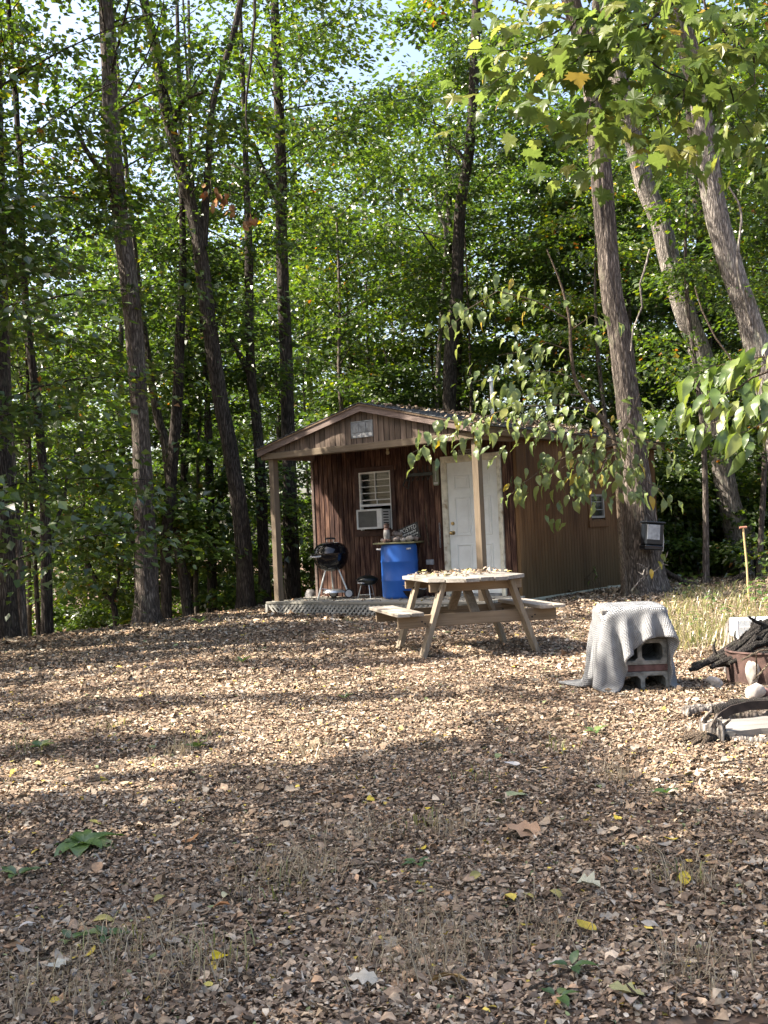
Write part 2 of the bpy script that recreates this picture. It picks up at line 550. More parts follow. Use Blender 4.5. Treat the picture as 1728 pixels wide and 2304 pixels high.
class MB:
    """Collects simple shapes for ONE mesh."""

    def __init__(self):
        self.v, self.f = [], []

    def add(self, vs, fs):
        n = len(self.v)
        self.v += [tuple(p) for p in vs]
        self.f += [tuple(i + n for i in q) for q in fs]
        return self

    def box(self, a, b, bev=0.0, M=None):
        x0, y0, z0 = (min(p, q) for p, q in zip(a, b))
        x1, y1, z1 = (max(p, q) for p, q in zip(a, b))
        if bev <= 0:
            vs = [(x0, y0, z0), (x1, y0, z0), (x1, y1, z0), (x0, y1, z0), (x0, y0, z1), (x1, y0, z1), (x1, y1, z1), (x0, y1, z1)]
            fs = [(3, 2, 1, 0), (4, 5, 6, 7), (0, 1, 5, 4), (1, 2, 6, 5), (2, 3, 7, 6), (3, 0, 4, 7)]
        else:
            c = ((x0 + x1) / 2, (y0 + y1) / 2, (z0 + z1) / 2)
            h = ((x1 - x0) / 2, (y1 - y0) / 2, (z1 - z0) / 2)
            e = min(bev, min(h) * .6)
            vs, idx = [], {}
            for sx in (-1, 1):
                for sy in (-1, 1):
                    for sz in (-1, 1):
                        s = (sx, sy, sz)
                        for ax in range(3):
                            p = [c[i] + s[i] * (h[i] - (0 if i == ax else e)) for i in range(3)]
                            idx[(s, ax)] = len(vs); vs.append(tuple(p))
            fs = []
            for ax in range(3):
                o1, o2 = [i for i in range(3) if i != ax]
                for sg in (-1, 1):
                    q = []
                    for a1, a2 in ((-1, -1), (1, -1), (1, 1), (-1, 1)):
                        s = [0, 0, 0]; s[ax] = sg; s[o1] = a1; s[o2] = a2
                        q.append(idx[(tuple(s), ax)])
                    flip = (sg > 0) == (ax == 1)
                    fs.append(tuple(q[::-1]) if flip else tuple(q))
                    # edges
                for s1 in (-1, 1):
                    for s2 in (-1, 1):
                        A = [0, 0, 0]; A[ax] = -1; A[o1] = s1; A[o2] = s2
                        B = list(A); B[ax] = 1
                        fs.append((idx[(tuple(A), o1)], idx[(tuple(B), o1)], idx[(tuple(B), o2)], idx[(tuple(A), o2)]))
            for sx in (-1, 1):
                for sy in (-1, 1):
                    for sz in (-1, 1):
                        s = (sx, sy, sz)
                        fs.append((idx[(s, 0)], idx[(s, 1)], idx[(s, 2)]))
        if M is not None:
            vs = [M @ Vector(p) for p in vs]
        return self.add(vs, fs)

    def beam(self, p, q, w, h, upv=(0, 0, 1), bev=.004):
        """A bar of section w x h from p to q."""
        p, q = Vector(p), Vector(q)
        d = q - p
        z = d.normalized()
        x = Vector(upv).cross(z)
        if x.length < 1e-4: x = Vector((1, 0, 0)).cross(z)
        x.normalize()
        y = z.cross(x)
        Mx = Matrix((x, y, z)).transposed().to_4x4()
        Mx.translation = p
        return self.box((-w / 2, -h / 2, 0), (w / 2, h / 2, d.length), bev, Mx)

    def prism(self, poly, thick_vec):
        """Closed polygon of 3D points extruded along a vector."""
        n = len(poly)
        t = Vector(thick_vec)
        vs = [Vector(p) for p in poly] + [Vector(p) + t for p in poly]
        fs = [tuple(range(n))[::-1], tuple(range(n, 2 * n))] + [(i, (i + 1) % n, n + (i + 1) % n, n + i) for i in range(n)]
        return self.add(vs, fs)

    def tube(self, pts, rad, n=8, cap=True):
        pts = [Vector(p) for p in pts]
        if not hasattr(rad, '__len__'): rad = [rad] * len(pts)
        base = len(self.v)
        x = None
        for i, p in enumerate(pts):
            d = (pts[min(i + 1, len(pts) - 1)] - pts[max(i - 1, 0)]).normalized()
            if x is None:
                x = d.orthogonal().normalized()
            else:
                x = (x - d * x.dot(d)).normalized()
            y = d.cross(x)
            for k in range(n):
                a = 2 * PI * k / n
                self.v.append(tuple(p + (x * math.cos(a) + y * math.sin(a)) * rad[i]))
        for i in range(len(pts) - 1):
            for k in range(n):
                a, b = base + i * n + k, base + i * n + (k + 1) % n
                self.f.append((a, b, b + n, a + n))
        if cap:
            self.f.append(tuple(base + k for k in range(n))[::-1])
            e = base + (len(pts) - 1) * n
            self.f.append(tuple(e + k for k in range(n)))
        return self

    def lathe(self, prof, n=24, c=(0, 0, 0), axis='z'):
        """prof: (radius, height) pairs turned round an axis through c."""
        base = len(self.v)
        for r_, h in prof:
            for k in range(n):
                a = 2 * PI * k / n
                p = (r_ * math.cos(a), r_ * math.sin(a), h)
                if axis == 'x': p = (p[2], p[0], p[1])
                if axis == 'y': p = (p[0], p[2], p[1])
                self.v.append(tuple(p[i] + c[i] for i in range(3)))
        for i in range(len(prof) - 1):
            for k in range(n):
                a, b = base + i * n + k, base + i * n + (k + 1) % n
                self.f.append((a, b, b + n, a + n))
        self.f.append(tuple(base + k for k in range(n))[::-1])
        e = base + (len(prof) - 1) * n
        self.f.append(tuple(e + k for k in range(n)))
        return self

    def build(self, name, mat, parent=None, smooth_=False):
        me = bpy.data.meshes.new(name)
        me.from_pydata(self.v, [], self.f)
        me.update()
        if smooth_:
            me.polygons.foreach_set('use_smooth', np.ones(len(me.polygons), bool))
            me.set_sharp_from_angle(angle=R(40))
        return link(name, me, parent, mat)


def box_obj(name, a, b, mat, parent=None, bev=.004):
    return MB().box(a, b, bev).build(name, mat, parent)


# ------------------------------------------------------------------ leaves as numpy arrays
def norm(a):
    return a / np.maximum(np.linalg.norm(a, axis=-1, keepdims=True), 1e-9)


def leaf_quads(P, D, N, L, Wd, fold, rng):
    """Folded rhombic leaves: base P, direction D, normal N."""
    D = norm(D)
    Sd = norm(np.cross(N, D)); N = np.cross(D, Sd)
    L = L[:, None]; Wd = Wd[:, None]; fold = fold[:, None]
    v0 = P
    v1 = P + D * L * .45 + Sd * Wd * .5 + N * fold * L
    v2 = P + D * L - N * L * .12
    v3 = P + D * L * .45 - Sd * Wd * .5 + N * fold * L
    V = np.stack([v0, v1, v2, v3], 1).reshape(-1, 3)
    n = len(P)
    o = (np.arange(n) * 4)[:, None]
    F = np.concatenate([o + np.array([[0, 1, 2]]), o + np.array([[0, 2, 3]])], 1).reshape(-1, 3)
    return V, F


def leaf_mesh(name, V, F, vals, per):
    me = np_mesh(name, V, F)
    at_ = me.attributes.new('v', 'FLOAT', 'POINT')
    at_.data.foreach_set('value', np.repeat(vals, per).astype(np.float32))
    return me


def crown_points(rng, nb, z0, z1, Rr, shape, nspray, spray_r, cx=0, cy_=0):
    """Branch arcs and spray centres of a crown. Returns centres (n,3), outward directions (n,3), branches (list of point lists)."""
    C, D, B = [], [], []
    for i in range(nb):
        t = (i + rng.random()) / nb
        zt = z0 + (z1 - z0) * t
        a = i * 2.399963 + rng.normal(0, .5)
        pr = {'dome': math.sin(PI * min(.97, .22 + .74 * t)) , 'layer': 1.05 - .75 * t, 'column': .55 + .45 * math.sin(PI * t)}[shape]
        Lb = Rr * pr * rng.uniform(.65, 1.15)
        rise = rng.uniform(.05, .45) if shape != 'layer' else rng.uniform(-.05, .28)
        pts = []
        dx, dy = math.cos(a), math.sin(a)
        bend = rng.normal(0, .25)
        zb = zt - Lb * .35
        for s in np.linspace(0, 1, 6):
            rr = Lb * s
            px, py = dx * rr - dy * bend * rr * s, dy * rr + dx * bend * rr * s
            pz = zb + (rise + .35) * rr - .18 * Lb * s * s * (1.6 if shape == 'layer' else 1)
            pts.append((cx + px, cy_ + py, pz))
        B.append((pts, .006 + .0055 * Lb))
        P = np.array(pts)
        for k in range(nspray):
            s = min(.999, .25 + .8 * rng.random() ** .7)
            f = s * 5; i0 = int(f)
            p = P[i0] * (1 - (f - i0)) + P[min(i0 + 1, 5)] * (f - i0)
            off = rng.normal(0, .28, 3) * Lb * .5
            off[2] *= .35
            C.append(p + off)
            D.append((dx, dy, -.1))
    return np.array(C), np.array(D), B


def crown_leaves(rng, C, D, per, spray_r, leaf, tilt=.45, flat=.18):
    n = len(C) * per
    c = np.repeat(C, per, 0); d = np.repeat(D, per, 0)
    r_ = np.sqrt(rng.random(n)) * spray_r * np.repeat(rng.uniform(.6, 1.35, len(C)), per)
    a = rng.random(n) * 2 * PI
    sl = np.repeat(rng.normal(0, .22, (len(C), 2)), per, 0)
    ox, oy = r_ * np.cos(a), r_ * np.sin(a)
    oz = ox * sl[:, 0] + oy * sl[:, 1] + rng.normal(0, flat * spray_r * .5, n) - .25 * r_ * r_ / spray_r
    P = c + np.stack([ox, oy, oz], 1)
    dirs = norm(np.stack([np.cos(a), np.sin(a), rng.normal(-.25, .3, n)], 1) + d * .5 + rng.normal(0, .3, (n, 3)))
    N = norm(np.stack([rng.normal(0, tilt, n), rng.normal(0, tilt, n), np.ones(n)], 1))
    L = leaf * rng.uniform(.6, 1.35, n)
    return P, dirs, N, L


def tri_leaves(name, P, dirs, N, L, rng, vals=None):
    V, F = leaf_quads(P, dirs, N, L, L * rng.uniform(.6, .95, len(L)), rng.uniform(-.05, .22, len(L)), rng)
    if vals is None:
        vals = np.clip(rng.beta(2.2, 2.6, len(L)) + (rng.random(len(L)) < .02) * .35, 0, .995)
    return leaf_mesh(name, V, F, vals, 4)


# chosen sun and shade on the ground; crown leaves are cut to it
def sun_landing(P):
    k = P[:, 2] / SUN.z
    return P[:, 0] - SUN.x * k, P[:, 1] - SUN.y * k


LIT_SPOTS = [(2.4, 6.75, 1.3, .40), (1.9, 7.3, .5, .3), (-.15, 18.75, 1.0, .55), (4.6, 5.2, 1.9, 1.2), (10.5, 21, 5.0, 4.0),
             (2.6, 8.3, .75, .85), (1.6, 10.6, 1.0, .75), (4.5, 12.0, 2.4, 3.0), (5.2, 15.7, 2.6, 1.3), (.0, 6.9, .6, .3), (-1.6, 12.6, 1.4, .22),
             (-3.4, 13.6, 1.5, .20), (-1.3, 16.0, 1.4, .2), (-4.2, 16.2, 1.2, .2), (6.5, 17.5, 1.5, .7)]


def lit_here(x, y):
    n1 = fbm(x * .9, y * 1.8, 21)
    n2 = fbm(x * .55 + 9, y * 2.6 + 4, 33)
    lo = np.interp(x, [-5, -3, -1, 0, 1.2, 1.8, 2.4, 5], [5.2, 5.4, 6.2, 7.1, 8.8, 9.2, 8.2, 7.6])
    hi = np.interp(x, [-5, -1, 1, 2.5, 5], [10.2, 10.8, 12.1, 14.2, 15])
    e = (n1 - .5) * 2.2
    band = (y > lo + e) & (y < hi + e)
    band &= n2 > .41
    for cx, cyy, rx, ry in LIT_SPOTS:
        q = ((x - cx) / rx) ** 2 + ((y - cyy) / ry) ** 2
        band |= q < .55 + n1 * .9
    band |= x > 8.0
    back = (y > 10.5) & (n2 > .60)
    return band | back


def masked_crown(name, rng, P, dirs, N, L, org):
    """Leaves of a crown that stands beside the clearing: leaves are left out wherever sunlight is wanted in the clearing."""
    Wp = P + np.array(org)
    x, y = sun_landing(Wp)
    lit = lit_here(x, y)
    keep = (~lit) | (rng.random(len(P)) < .02)
    P, dirs, N, L = P[keep], dirs[keep], N[keep], L[keep]
    return tri_leaves(name, P, dirs, N, L, rng)


# ------------------------------------------------------------------ ground
def axis_pts(lo, f0, f1, hi, fine, coarse_n):
    a = f0 - (f0 - lo) * np.linspace(1, 0, coarse_n, endpoint=False) ** 2.2
    b = np.arange(f0, f1, fine)
    c = f1 + (hi - f1) * np.linspace(0, 1, coarse_n) ** 2.2
    return np.concatenate([a, b, c])


def build_ground():
    xs = axis_pts(-400, -8, 10, 400, .11, 24)
    ys = axis_pts(-300, 1.5, 27, 600, .11, 26)
    X, Y = np.meshgrid(xs, ys)
    Z = ground_np(X, Y)
    V = np.stack([X, Y, Z], -1).reshape(-1, 3)
    nx, ny = len(xs), len(ys)
    i = np.arange(nx * ny).reshape(ny, nx)
    F = np.stack([i[:-1, :-1], i[:-1, 1:], i[1:, 1:], i[1:, :-1]], -1).reshape(-1, 4)
    o = link('ground', np_mesh('ground', V, F, True), None, 'leafy_soil')
    tag(o, kind='structure')
    return o


GROUND = build_ground()

# ------------------------------------------------------------------ cabin
W, PD, LEN = 3.958, 1.084, 5.28
CAB = Vector((1.998, 16.465, CAM_H - 1.0215))
YAW = 0.63
cabin = empty('cabin', CAB, -YAW, 'small brown wooden cabin with a gabled porch among the trees', 'cabin')
CM = Matrix.Translation(CAB) @ Matrix.Rotation(-YAW, 4, 'Z')
CMI = CM.inverted()
CAMP = CMI @ Vector((0, 0, CAM_H))


def loc_ray(px, py):
    return (CMI.to_3x3() @ ray(px, py))


def on_y(px, py, y0):
    d = loc_ray(px, py); t = (y0 - CAMP.y) / d.y
    return CAMP + d * t


def on_x(px, py, x0):
    d = loc_ray(px, py); t = (x0 - CAMP.x) / d.x
    return CAMP + d * t


def on_z(px, py, z0):
    d = loc_ray(px, py); t = (z0 - CAMP.z) / d.z
    return CAMP + d * t


RX, RZ, SL = -W / 2, 3.005, .25


def roof_z(x):
    return RZ - SL * abs(x - RX)


def board_mesh(w, h, t=.018):
    """A vertical board, w wide (x), h tall, front face at y=0 with slightly eased long edges."""
    e = .006
    prof = [(0, t), (0, e), (e, 0), (w - e, 0), (w, e), (w, t)]
    vs = [(x, y, 0) for x, y in prof] + [(x, y, h) for x, y in prof]
    n = len(prof)
    fs = [(i, i + 1, n + i + 1, n + i) for i in range(n - 1)] + [tuple(range(n, 2 * n)), tuple(range(n))[::-1]]
    return vs, fs


def build_cabin():
    # front wall: boards with gaps, cut round door and window
    wa, wb = on_y(806.5, 1064, -.01), on_y(880.5, 1140, -.01)
    WX0, WX1, WZ1 = wa.x, wb.x, on_y(843, 1061, -.01).z
    acf0, acf1 = on_y(801, 1147.6, -.24), on_y(860, 1189, -.24)
    WZ0 = acf1.z - .02
    DX0, DX1, DZ0, DZ1 = -1.2483, -.334, .04, 2.08
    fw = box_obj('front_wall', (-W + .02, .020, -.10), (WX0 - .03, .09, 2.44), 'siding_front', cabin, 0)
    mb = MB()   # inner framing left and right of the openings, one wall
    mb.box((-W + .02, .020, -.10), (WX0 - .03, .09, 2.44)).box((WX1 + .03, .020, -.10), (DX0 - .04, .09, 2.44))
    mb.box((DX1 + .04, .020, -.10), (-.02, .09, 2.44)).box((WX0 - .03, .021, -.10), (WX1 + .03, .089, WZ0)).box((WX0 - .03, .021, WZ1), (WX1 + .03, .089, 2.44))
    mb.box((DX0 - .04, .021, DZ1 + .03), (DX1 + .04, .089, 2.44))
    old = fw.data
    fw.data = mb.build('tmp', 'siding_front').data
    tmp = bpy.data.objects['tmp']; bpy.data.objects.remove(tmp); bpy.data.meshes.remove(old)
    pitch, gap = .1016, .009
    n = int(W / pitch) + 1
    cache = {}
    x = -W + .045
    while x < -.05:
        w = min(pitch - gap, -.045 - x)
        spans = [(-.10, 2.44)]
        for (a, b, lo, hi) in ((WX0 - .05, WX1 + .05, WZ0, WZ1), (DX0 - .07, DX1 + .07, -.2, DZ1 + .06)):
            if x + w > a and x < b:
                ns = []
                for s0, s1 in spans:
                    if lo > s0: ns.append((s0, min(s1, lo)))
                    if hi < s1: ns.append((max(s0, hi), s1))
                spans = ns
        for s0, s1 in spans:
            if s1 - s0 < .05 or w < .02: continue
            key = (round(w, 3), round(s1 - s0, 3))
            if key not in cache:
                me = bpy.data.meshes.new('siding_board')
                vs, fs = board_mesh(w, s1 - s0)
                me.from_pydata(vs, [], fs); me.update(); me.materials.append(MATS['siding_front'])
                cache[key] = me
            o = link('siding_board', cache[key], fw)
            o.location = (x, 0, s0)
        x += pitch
    # corner boards
    box_obj('corner_board', (-W - .012, -.018, -.1), (-W + .042, .06, 2.44), 'timber_fascia', cabin)
    box_obj('corner_board', (-.042, -.020, -.12), (.020, .07, 2.44), 'siding_side', cabin)
    # side and back walls: grooved sheets
    for nm, x0 in (('side_wall', 0.0), ('side_wall', -W)):
        mb = MB(); sgn = 1 if x0 == 0 else -1
        sw0, sw1 = SWIN if x0 == 0 else ((9, 9, 9), (9, 9, 9))
        y = .072
        while y < LEN - .02:
            y1 = min(y + .094, LEN)
            sp = [(-.10, 2.42)]
            if y1 > sw0[0] - .04 and y < sw1[0] + .04: sp = [(-.10, sw0[2] - .02), (sw1[2] + .02, 2.42)]
            for s0, s1 in sp:
                mb.box((x0 - sgn * .012, y, s0), (x0, y1, s1), 0)
            y += .1016
        if x0 == 0:
            mb.box((x0 - .07, .07, -.1), (x0 - .0125, sw0[0] - .03, 2.42)).box((x0 - .07, sw1[0] + .03, -.1), (x0 - .0125, LEN, 2.42))
            mb.box((x0 - .0695, sw0[0] - .03, -.1), (x0 - .013, sw1[0] + .03, sw0[2] - .02)).box((x0 - .0695, sw0[0] - .03, sw1[2] + .02), (x0 - .013, sw1[0] + .03, 2.42))
        else:
            mb.box((x0 + .0125, .09, -.1), (x0 + .07, LEN, 2.42))
        mb.build(nm, 'siding_side', cabin)
    box_obj('back_wall', (-W + .02, LEN, -.1), (-.02, LEN + .06, 2.42), 'siding_side', cabin, 0)
    box_obj('back_gable', (-W + .5, LEN + .005, 2.42), (-.5, LEN + .05, 2.62), 'siding_side', cabin, 0)
    box_obj('interior_floor', (-W + .05, .1, -.06), (-.08, LEN, -.01), 'deck_grey', cabin, 0)
    # base trim
    p0, p1 = -.135, -.06
    b = box_obj('base_trim', (.004, .05, p0), (.030, LEN, p1), 'board_pale_green', cabin)
    b2 = box_obj('base_trim', (.032, 2.9, -.15), (.055, 3.9, -.03), 'board_pale_green', cabin)
    b2.rotation_euler = (R(-3), 0, 0)
    b2.location = (0, 0, .14)
    # window: trim, white frame, bars, panes, blind
    box_obj('window_trim', (WX0 - .085, -.014, WZ0 - .05), (WX0 - .003, .0, WZ1 + .08), 'brown_trim', cabin)
    box_obj('window_trim', (WX1 + .003, -.014, WZ0 - .05), (WX1 + .085, .0, WZ1 + .08), 'brown_trim', cabin)
    box_obj('window_trim', (WX0 - .085, -.017, WZ1 + .003), (WX1 + .085, -.001, WZ1 + .085), 'brown_trim', cabin)
    box_obj('window_trim', (WX0 - .10, -.03, WZ0 - .10), (WX1 + .10, .0, WZ0 - .004), 'brown_trim', cabin)
    wz0 = acf0.z + .06
    mb = MB(); t = .026
    mb.box((WX0, -.012, WZ0), (WX0 + t, .05, WZ1)).box((WX1 - t * .6, -.012, WZ0), (WX1, .05, WZ1))
    mb.box((WX0 + t, -.0118, WZ1 - t), (WX1 - t * .6, .05, WZ1)).box((WX0 + t, -.0118, wz0 - .01), (WX1 - t * .6, .05, wz0 + t))
    win = mb.build('window', 'window_white', cabin)
    box_obj('pane', (WX0 + t, .030, wz0 + t), (WX1 - t * .6, .034, WZ1 - t), 'glass', win, 0)
    zs = [on_y(843, yy, .02).z for yy in (1079.5, 1094.5, 1109, 1124.5)]
    for i, z in enumerate(zs):
        k = .011 if i != 3 else .016
        box_obj('muntin', (WX0 + t + .002, .008, z - k / 2), (WX1 - t * .6 - .002, .028, z + k / 2), 'window_white', win, 0)
    mx = (WX0 + WX1) / 2 - .005
    box_obj('muntin', (mx - .007, .005, zs[3] + .009), (mx + .007, .0279, WZ1 - t - .001), 'window_white', win, 0)
    box_obj('muntin', (mx + .02, .005, wz0 + t + .001), (mx + .032, .0279, zs[3] - .009), 'window_white', win, 0)
    mb = MB()
    k = 0
    z = wz0
    while z < WZ1:
        mb.box((WX0 - .02, .075, z), (WX1 + .02, .080 + .006 * (k % 2), z + .034)); z += .036; k += 1
    mb.build('window_blind', 'blind', cabin)
    # air conditioner sits in the window: a thing of its own
    ac = empty('air_conditioner', CM @ Vector(((acf0.x + acf1.x) / 2, -.24, acf1.z)), -YAW, 'white window air conditioner jutting out below the cabin window', 'air conditioner')
    hw = (acf1.x - acf0.x) / 2; hh = acf0.z - acf1.z
    box_obj('housing', (-hw + .012, .028, .008), (hw - .012, .42, hh - .008), 'ac_shell', ac, .006)
    mb = MB(); f = .030
    mb.box((-hw, 0, 0), (-hw + f, .03, hh), .005).box((hw - .10, 0, 0), (hw, .03, hh), .005).box((-hw + f, .0005, hh - f), (hw - .10, .03, hh), 0).box((-hw + f, .0005, 0), (hw - .10, .03, f), 0)
    mb.build('front_frame', 'ac_shell', ac)
    gr = box_obj('grille', (-hw + f, .018, f), (hw - .10, .027, hh - f), 'ac_grille', ac, 0)
    mb = MB()
    z = f + .012
    while z < hh - f - .005:
        mb.box((-hw + f + .001, .009, z), (hw - .101, .019, z + .006)); z += .0145
    mb.build('louver_rows', 'ac_grille', gr)['kind'] = 'stuff'
    mb = MB()
    for j in range(6):
        z = .05 + j * (hh - .1) / 5
        mb.box((hw - .0119, .06, z - .012), (hw - .008, .20, z + .006))
    mb.build('side_vent', 'black_gap', ac)
    # door
    fr = MB()
    fr.box((DX0 - .085, -.024, -.002), (DX0 - .002, .05, DZ1 + .09), .005).box((DX1 + .002, -.024, -.002), (DX1 + .075, .05, DZ1 + .09), .005).box((DX0 - .0015, -.0235, DZ1 + .004), (DX1 + .0015, .05, DZ1 + .0895), .004)
    fr.box((DX0 - .001, -.012, DZ1 - .014), (DX1 + .001, .048, DZ1 + .0035)).box((DX0 - .0018, -.012, .0), (DX0 + .010, .048, DZ1 - .0145))
    fr.build('door_frame', 'paint_trim', cabin)
    box_obj('threshold', (DX0 - .0, -.05, .001), (DX1 + .0, .05, .035), 'metal_vent', cabin)
    door = box_obj('door', (DX0 + .012, .012, DZ0), (DX1 - .003, .05, DZ1 - .016), 'paint_white', cabin, .003)
    dw = DX1 - DX0
    for cx in (.30, .70):
        x0, x1 = DX0 + dw * (cx - .155), DX0 + dw * (cx + .155)
        for z0, z1 in ((.22, .80), (.93, 1.52), (1.65, 1.86)):
            mb = MB(); q = .022
            mb.box((x0, .000, z0), (x0 + q, .0125, z1), .003).box((x1 - q, .000, z0), (x1, .0125, z1), .003).box((x0 + q, .0002, z0), (x1 - q, .0125, z0 + q), .003).box((x0 + q, .0002, z1 - q), (x1 - q, .0125, z1), .003)
            mb.box((x0 + .045, .006, z0 + .045), (x1 - .045, .0125, z1 - .045), .005)
            mb.build('door_panel', 'paint_white', door)
    kn = on_y(1017, 1199, -.03)
    MB().lathe([(.033, .012), (.033, .005), (.014, .0), (.012, -.03), (.028, -.042), (.030, -.06), (.018, -.074), (.001, -.076)], 16, (kn.x, 0, kn.z), 'y').build('door_knob', 'brass', door, True)
    MB().lathe([(.028, .012), (.028, .0), (.024, -.012), (.001, -.013)], 16, (kn.x, 0, kn.z + .145), 'y').build('deadbolt', 'brass', door, True)
    # porch: deck boards, rim, lattice, posts, beam
    y = -PD - .10
    k = 0
    while y < -.03:
        w = .132
        o = box_obj('deck_board', (-W - .10 + RNG.uniform(-.008, .008), y, -.034), (.06 + RNG.uniform(-.01, .01), min(y + w, -.021), RNG.uniform(-.002, .002)), 'deck_grey', cabin, .004)
        y += w + .007
        k += 1
    box_obj('rim_joist', (-W - .085, -PD - .085, -.10), (.045, -PD - .050, -.0345), 'deck_grey', cabin)
    box_obj('rim_joist', (-W - .085, -PD - .0495, -.10), (-W - .050, -.02, -.0345), 'deck_grey', cabin)

    def lattice(mb, u0, u1, z0, z1, place):
        step, w = .085, .030
        h = z1 - z0
        for layer, sg in ((0, 1), (1, -1)):
            u = u0 - h
            while u < u1 + h:
                a, b = (u, z0), (u + h * sg, z1)
                # clip to u0..u1
                pts = [(a[0] - w * .7, a[1]), (a[0] + w * .7, a[1]), (b[0] + w * .7, b[1]), (b[0] - w * .7, b[1])]
                if min(p[0] for p in pts) > u0 and max(p[0] for p in pts) < u1:
                    o = layer * .009
                    mb.add([place(p[0], o, p[1]) for p in pts] + [place(p[0], o + .0085, p[1]) for p in pts],
                           [(0, 1, 2, 3), (7, 6, 5, 4), (0, 4, 5, 1), (1, 5, 6, 2), (2, 6, 7, 3), (3, 7, 4, 0)])
                u += step
    mb = MB()
    lattice(mb, -W - .11, .07, -.40, -.045, lambda u, o, z: (u, -PD - .104 + o, z))
    mb.box((-W - .105, -PD - .108, -.42), (-W - .06, -PD - .083, -.036))
    mb.box((.02, -PD - .108, -.42), (.06, -PD - .083, -.036))
    la = mb.build('porch_lattice', 'lattice_grey', cabin); la['kind'] = 'stuff'
    mb = MB()
    lattice(mb, -PD - .06, -.05, -.40, -.045, lambda u, o, z: (-W - .104 + o, u, z))
    la = mb.build('porch_lattice', 'lattice_grey', cabin); la['kind'] = 'stuff'
    box_obj('under_porch_dark_sheet', (-W - .04, -PD + .35, -.45), (.02, -PD + .38, -.04), 'black_gap', cabin, 0)  # near-black sheet standing in for the shade under the deck
    box_obj('post', (-W, -PD, .0), (-W + .10, -PD + .125, 2.297), 'timber_treated_z', cabin, .006)
    pt = box_obj('post', (-.104, -PD, .0), (0, -PD + .115, 2.297), 'timber_treated_z', cabin, .006)
    box_obj('beam', (-W - .12, -PD - .045, 2.297), (-.03, -PD + .11, 2.40), 'timber_treated_x', cabin, .005)
    box_obj('side_beam', (-.10, -PD + .1105, 2.30), (0, -.021, 2.42), 'timber_fascia', cabin, .004)
    box_obj('side_beam', (-W, -PD + .1105, 2.30), (-W + .10, -.021, 2.42), 'timber_fascia', cabin, .004)
    box_obj('porch_ceiling', (-W - .02, -PD + .05, 2.445), (0, .018, 2.46), 'siding_front', cabin, 0)
    # gable boards
    x = -W - .02
    i = 0
    while x < -.02:
        w = .092 + RNG.uniform(-.004, .006)
        x1 = x + w
        z0 = 2.36
        h0, h1 = roof_z(x) - .055, roof_z(x1) - .055
        if min(h0, h1) > 2.41:
            t = RNG.uniform(-.003, .003)
            mb = MB().prism([(x, -PD - .020 + t, z0), (x1, -PD - .020 + t, z0), (x1, -PD - .020 + t, h1), (x, -PD - .020 + t, h0)], (0, .018, 0))
            mb.build('gable_board', 'siding_gable', cabin)
        x = x1 + RNG.uniform(.008, .013)
        i += 1
    box_obj('gable_backing', (-W + .6, -PD + .001, 2.41), (-.6, -PD + .006, 2.60), 'black_gap', cabin, 0)
    # rake boards and roof
    ovl, ovr = .15, .17
    yf, yb = -PD - .10, LEN + .12
    for sg, ov in ((-1, ovl), (1, ovr)):
        xe = RX + sg * (W / 2 + ov)
        ze = roof_z(xe)
        poly = [(RX, yf, RZ - .012), (xe, yf, ze - .012), (xe, yf, ze - .125), (RX, yf, RZ - .125)]
        MB().prism(poly if sg > 0 else poly[::-1], (0, .03, 0)).build('rake_board', 'timber_fascia', cabin)
        mb = MB()
        mb.prism([(RX, yf - .015, RZ - .008), (xe, yf - .015, ze - .008), (xe, yf - .015, ze - .03), (RX, yf - .015, RZ - .03)][::(1 if sg > 0 else -1)], (0, yb - yf + .015, 0))
        ro = mb.build('roof', 'timber_eave', cabin)
        # shingle courses: overlapping strips, uneven tabs
        mb = MB()
        nc = 16
        run = abs(xe - RX) + .02
        for c in range(nc):
            a0, a1 = run * c / nc, run * (c + 1.12) / nc
            x0, x1 = RX + sg * a0, RX + sg * min(a1, run + .01)
            z0, z1 = RZ - SL * a0, RZ - SL * min(a1, run + .01)
            yy = yf - .02
            while yy < yb:
                l = RNG.uniform(.22, .36)
                e = RNG.uniform(0, .006)
                y2 = min(yy + l - .006, yb)
                mb.add([(x0, yy, z0 + .001), (x0, y2, z0 + .001), (x1, y2, z1 + .016 + e), (x1, yy, z1 + .016 + e), (x1, y2, z1 + .004), (x1, yy, z1 + .004)],
                       [(0, 3, 2, 1) if sg > 0 else (0, 1, 2, 3), (3, 5, 4, 2), (0, 5, 3), (1, 2, 4)])
                yy += l
        sh = mb.build('shingle_courses', 'roof_shingle', ro)
        sh['kind'] = 'stuff'
        # eave fascia along the side
        box_obj('eave_fascia', (xe - sg * .001, yf + .035, ze - .12), (xe - sg * .026, yb, ze - .032), 'timber_eave', cabin, .003)
        x0, x1 = sorted((RX + sg * (W / 2 + .005), xe - sg * .027))
        box_obj('soffit', (x0, yf + .04, ze - .121), (x1, yb, ze - .110), 'timber_eave', cabin, 0)
    MB().prism([(RX - .10, yf - .022, RZ - .018), (RX, yf - .022, RZ + .012), (RX + .10, yf - .022, RZ - .018), (RX, yf - .022, RZ + .004)], (0, yb - yf + .02, 0)).build('ridge_cap', 'roof_shingle', cabin)
    # gable vent
    a, b = on_y(789, 947.5, -PD - .03), on_y(839.5, 983, -PD - .03)
    x0, x1, z0, z1 = a.x, b.x, b.z + .01, a.z - .015
    mb = MB(); t = .014
    yv = -PD - .034
    mb.box((x0, yv, z0), (x0 + t, -PD - .021, z1)).box((x1 - t, yv, z0), (x1, -PD - .021, z1)).box((x0 + t, yv + .0003, z0), (x1 - t, -PD - .021, z0 + .075)).box((x0 + t, yv + .0003, z1 - t), (x1 - t, -PD - .021, z1))
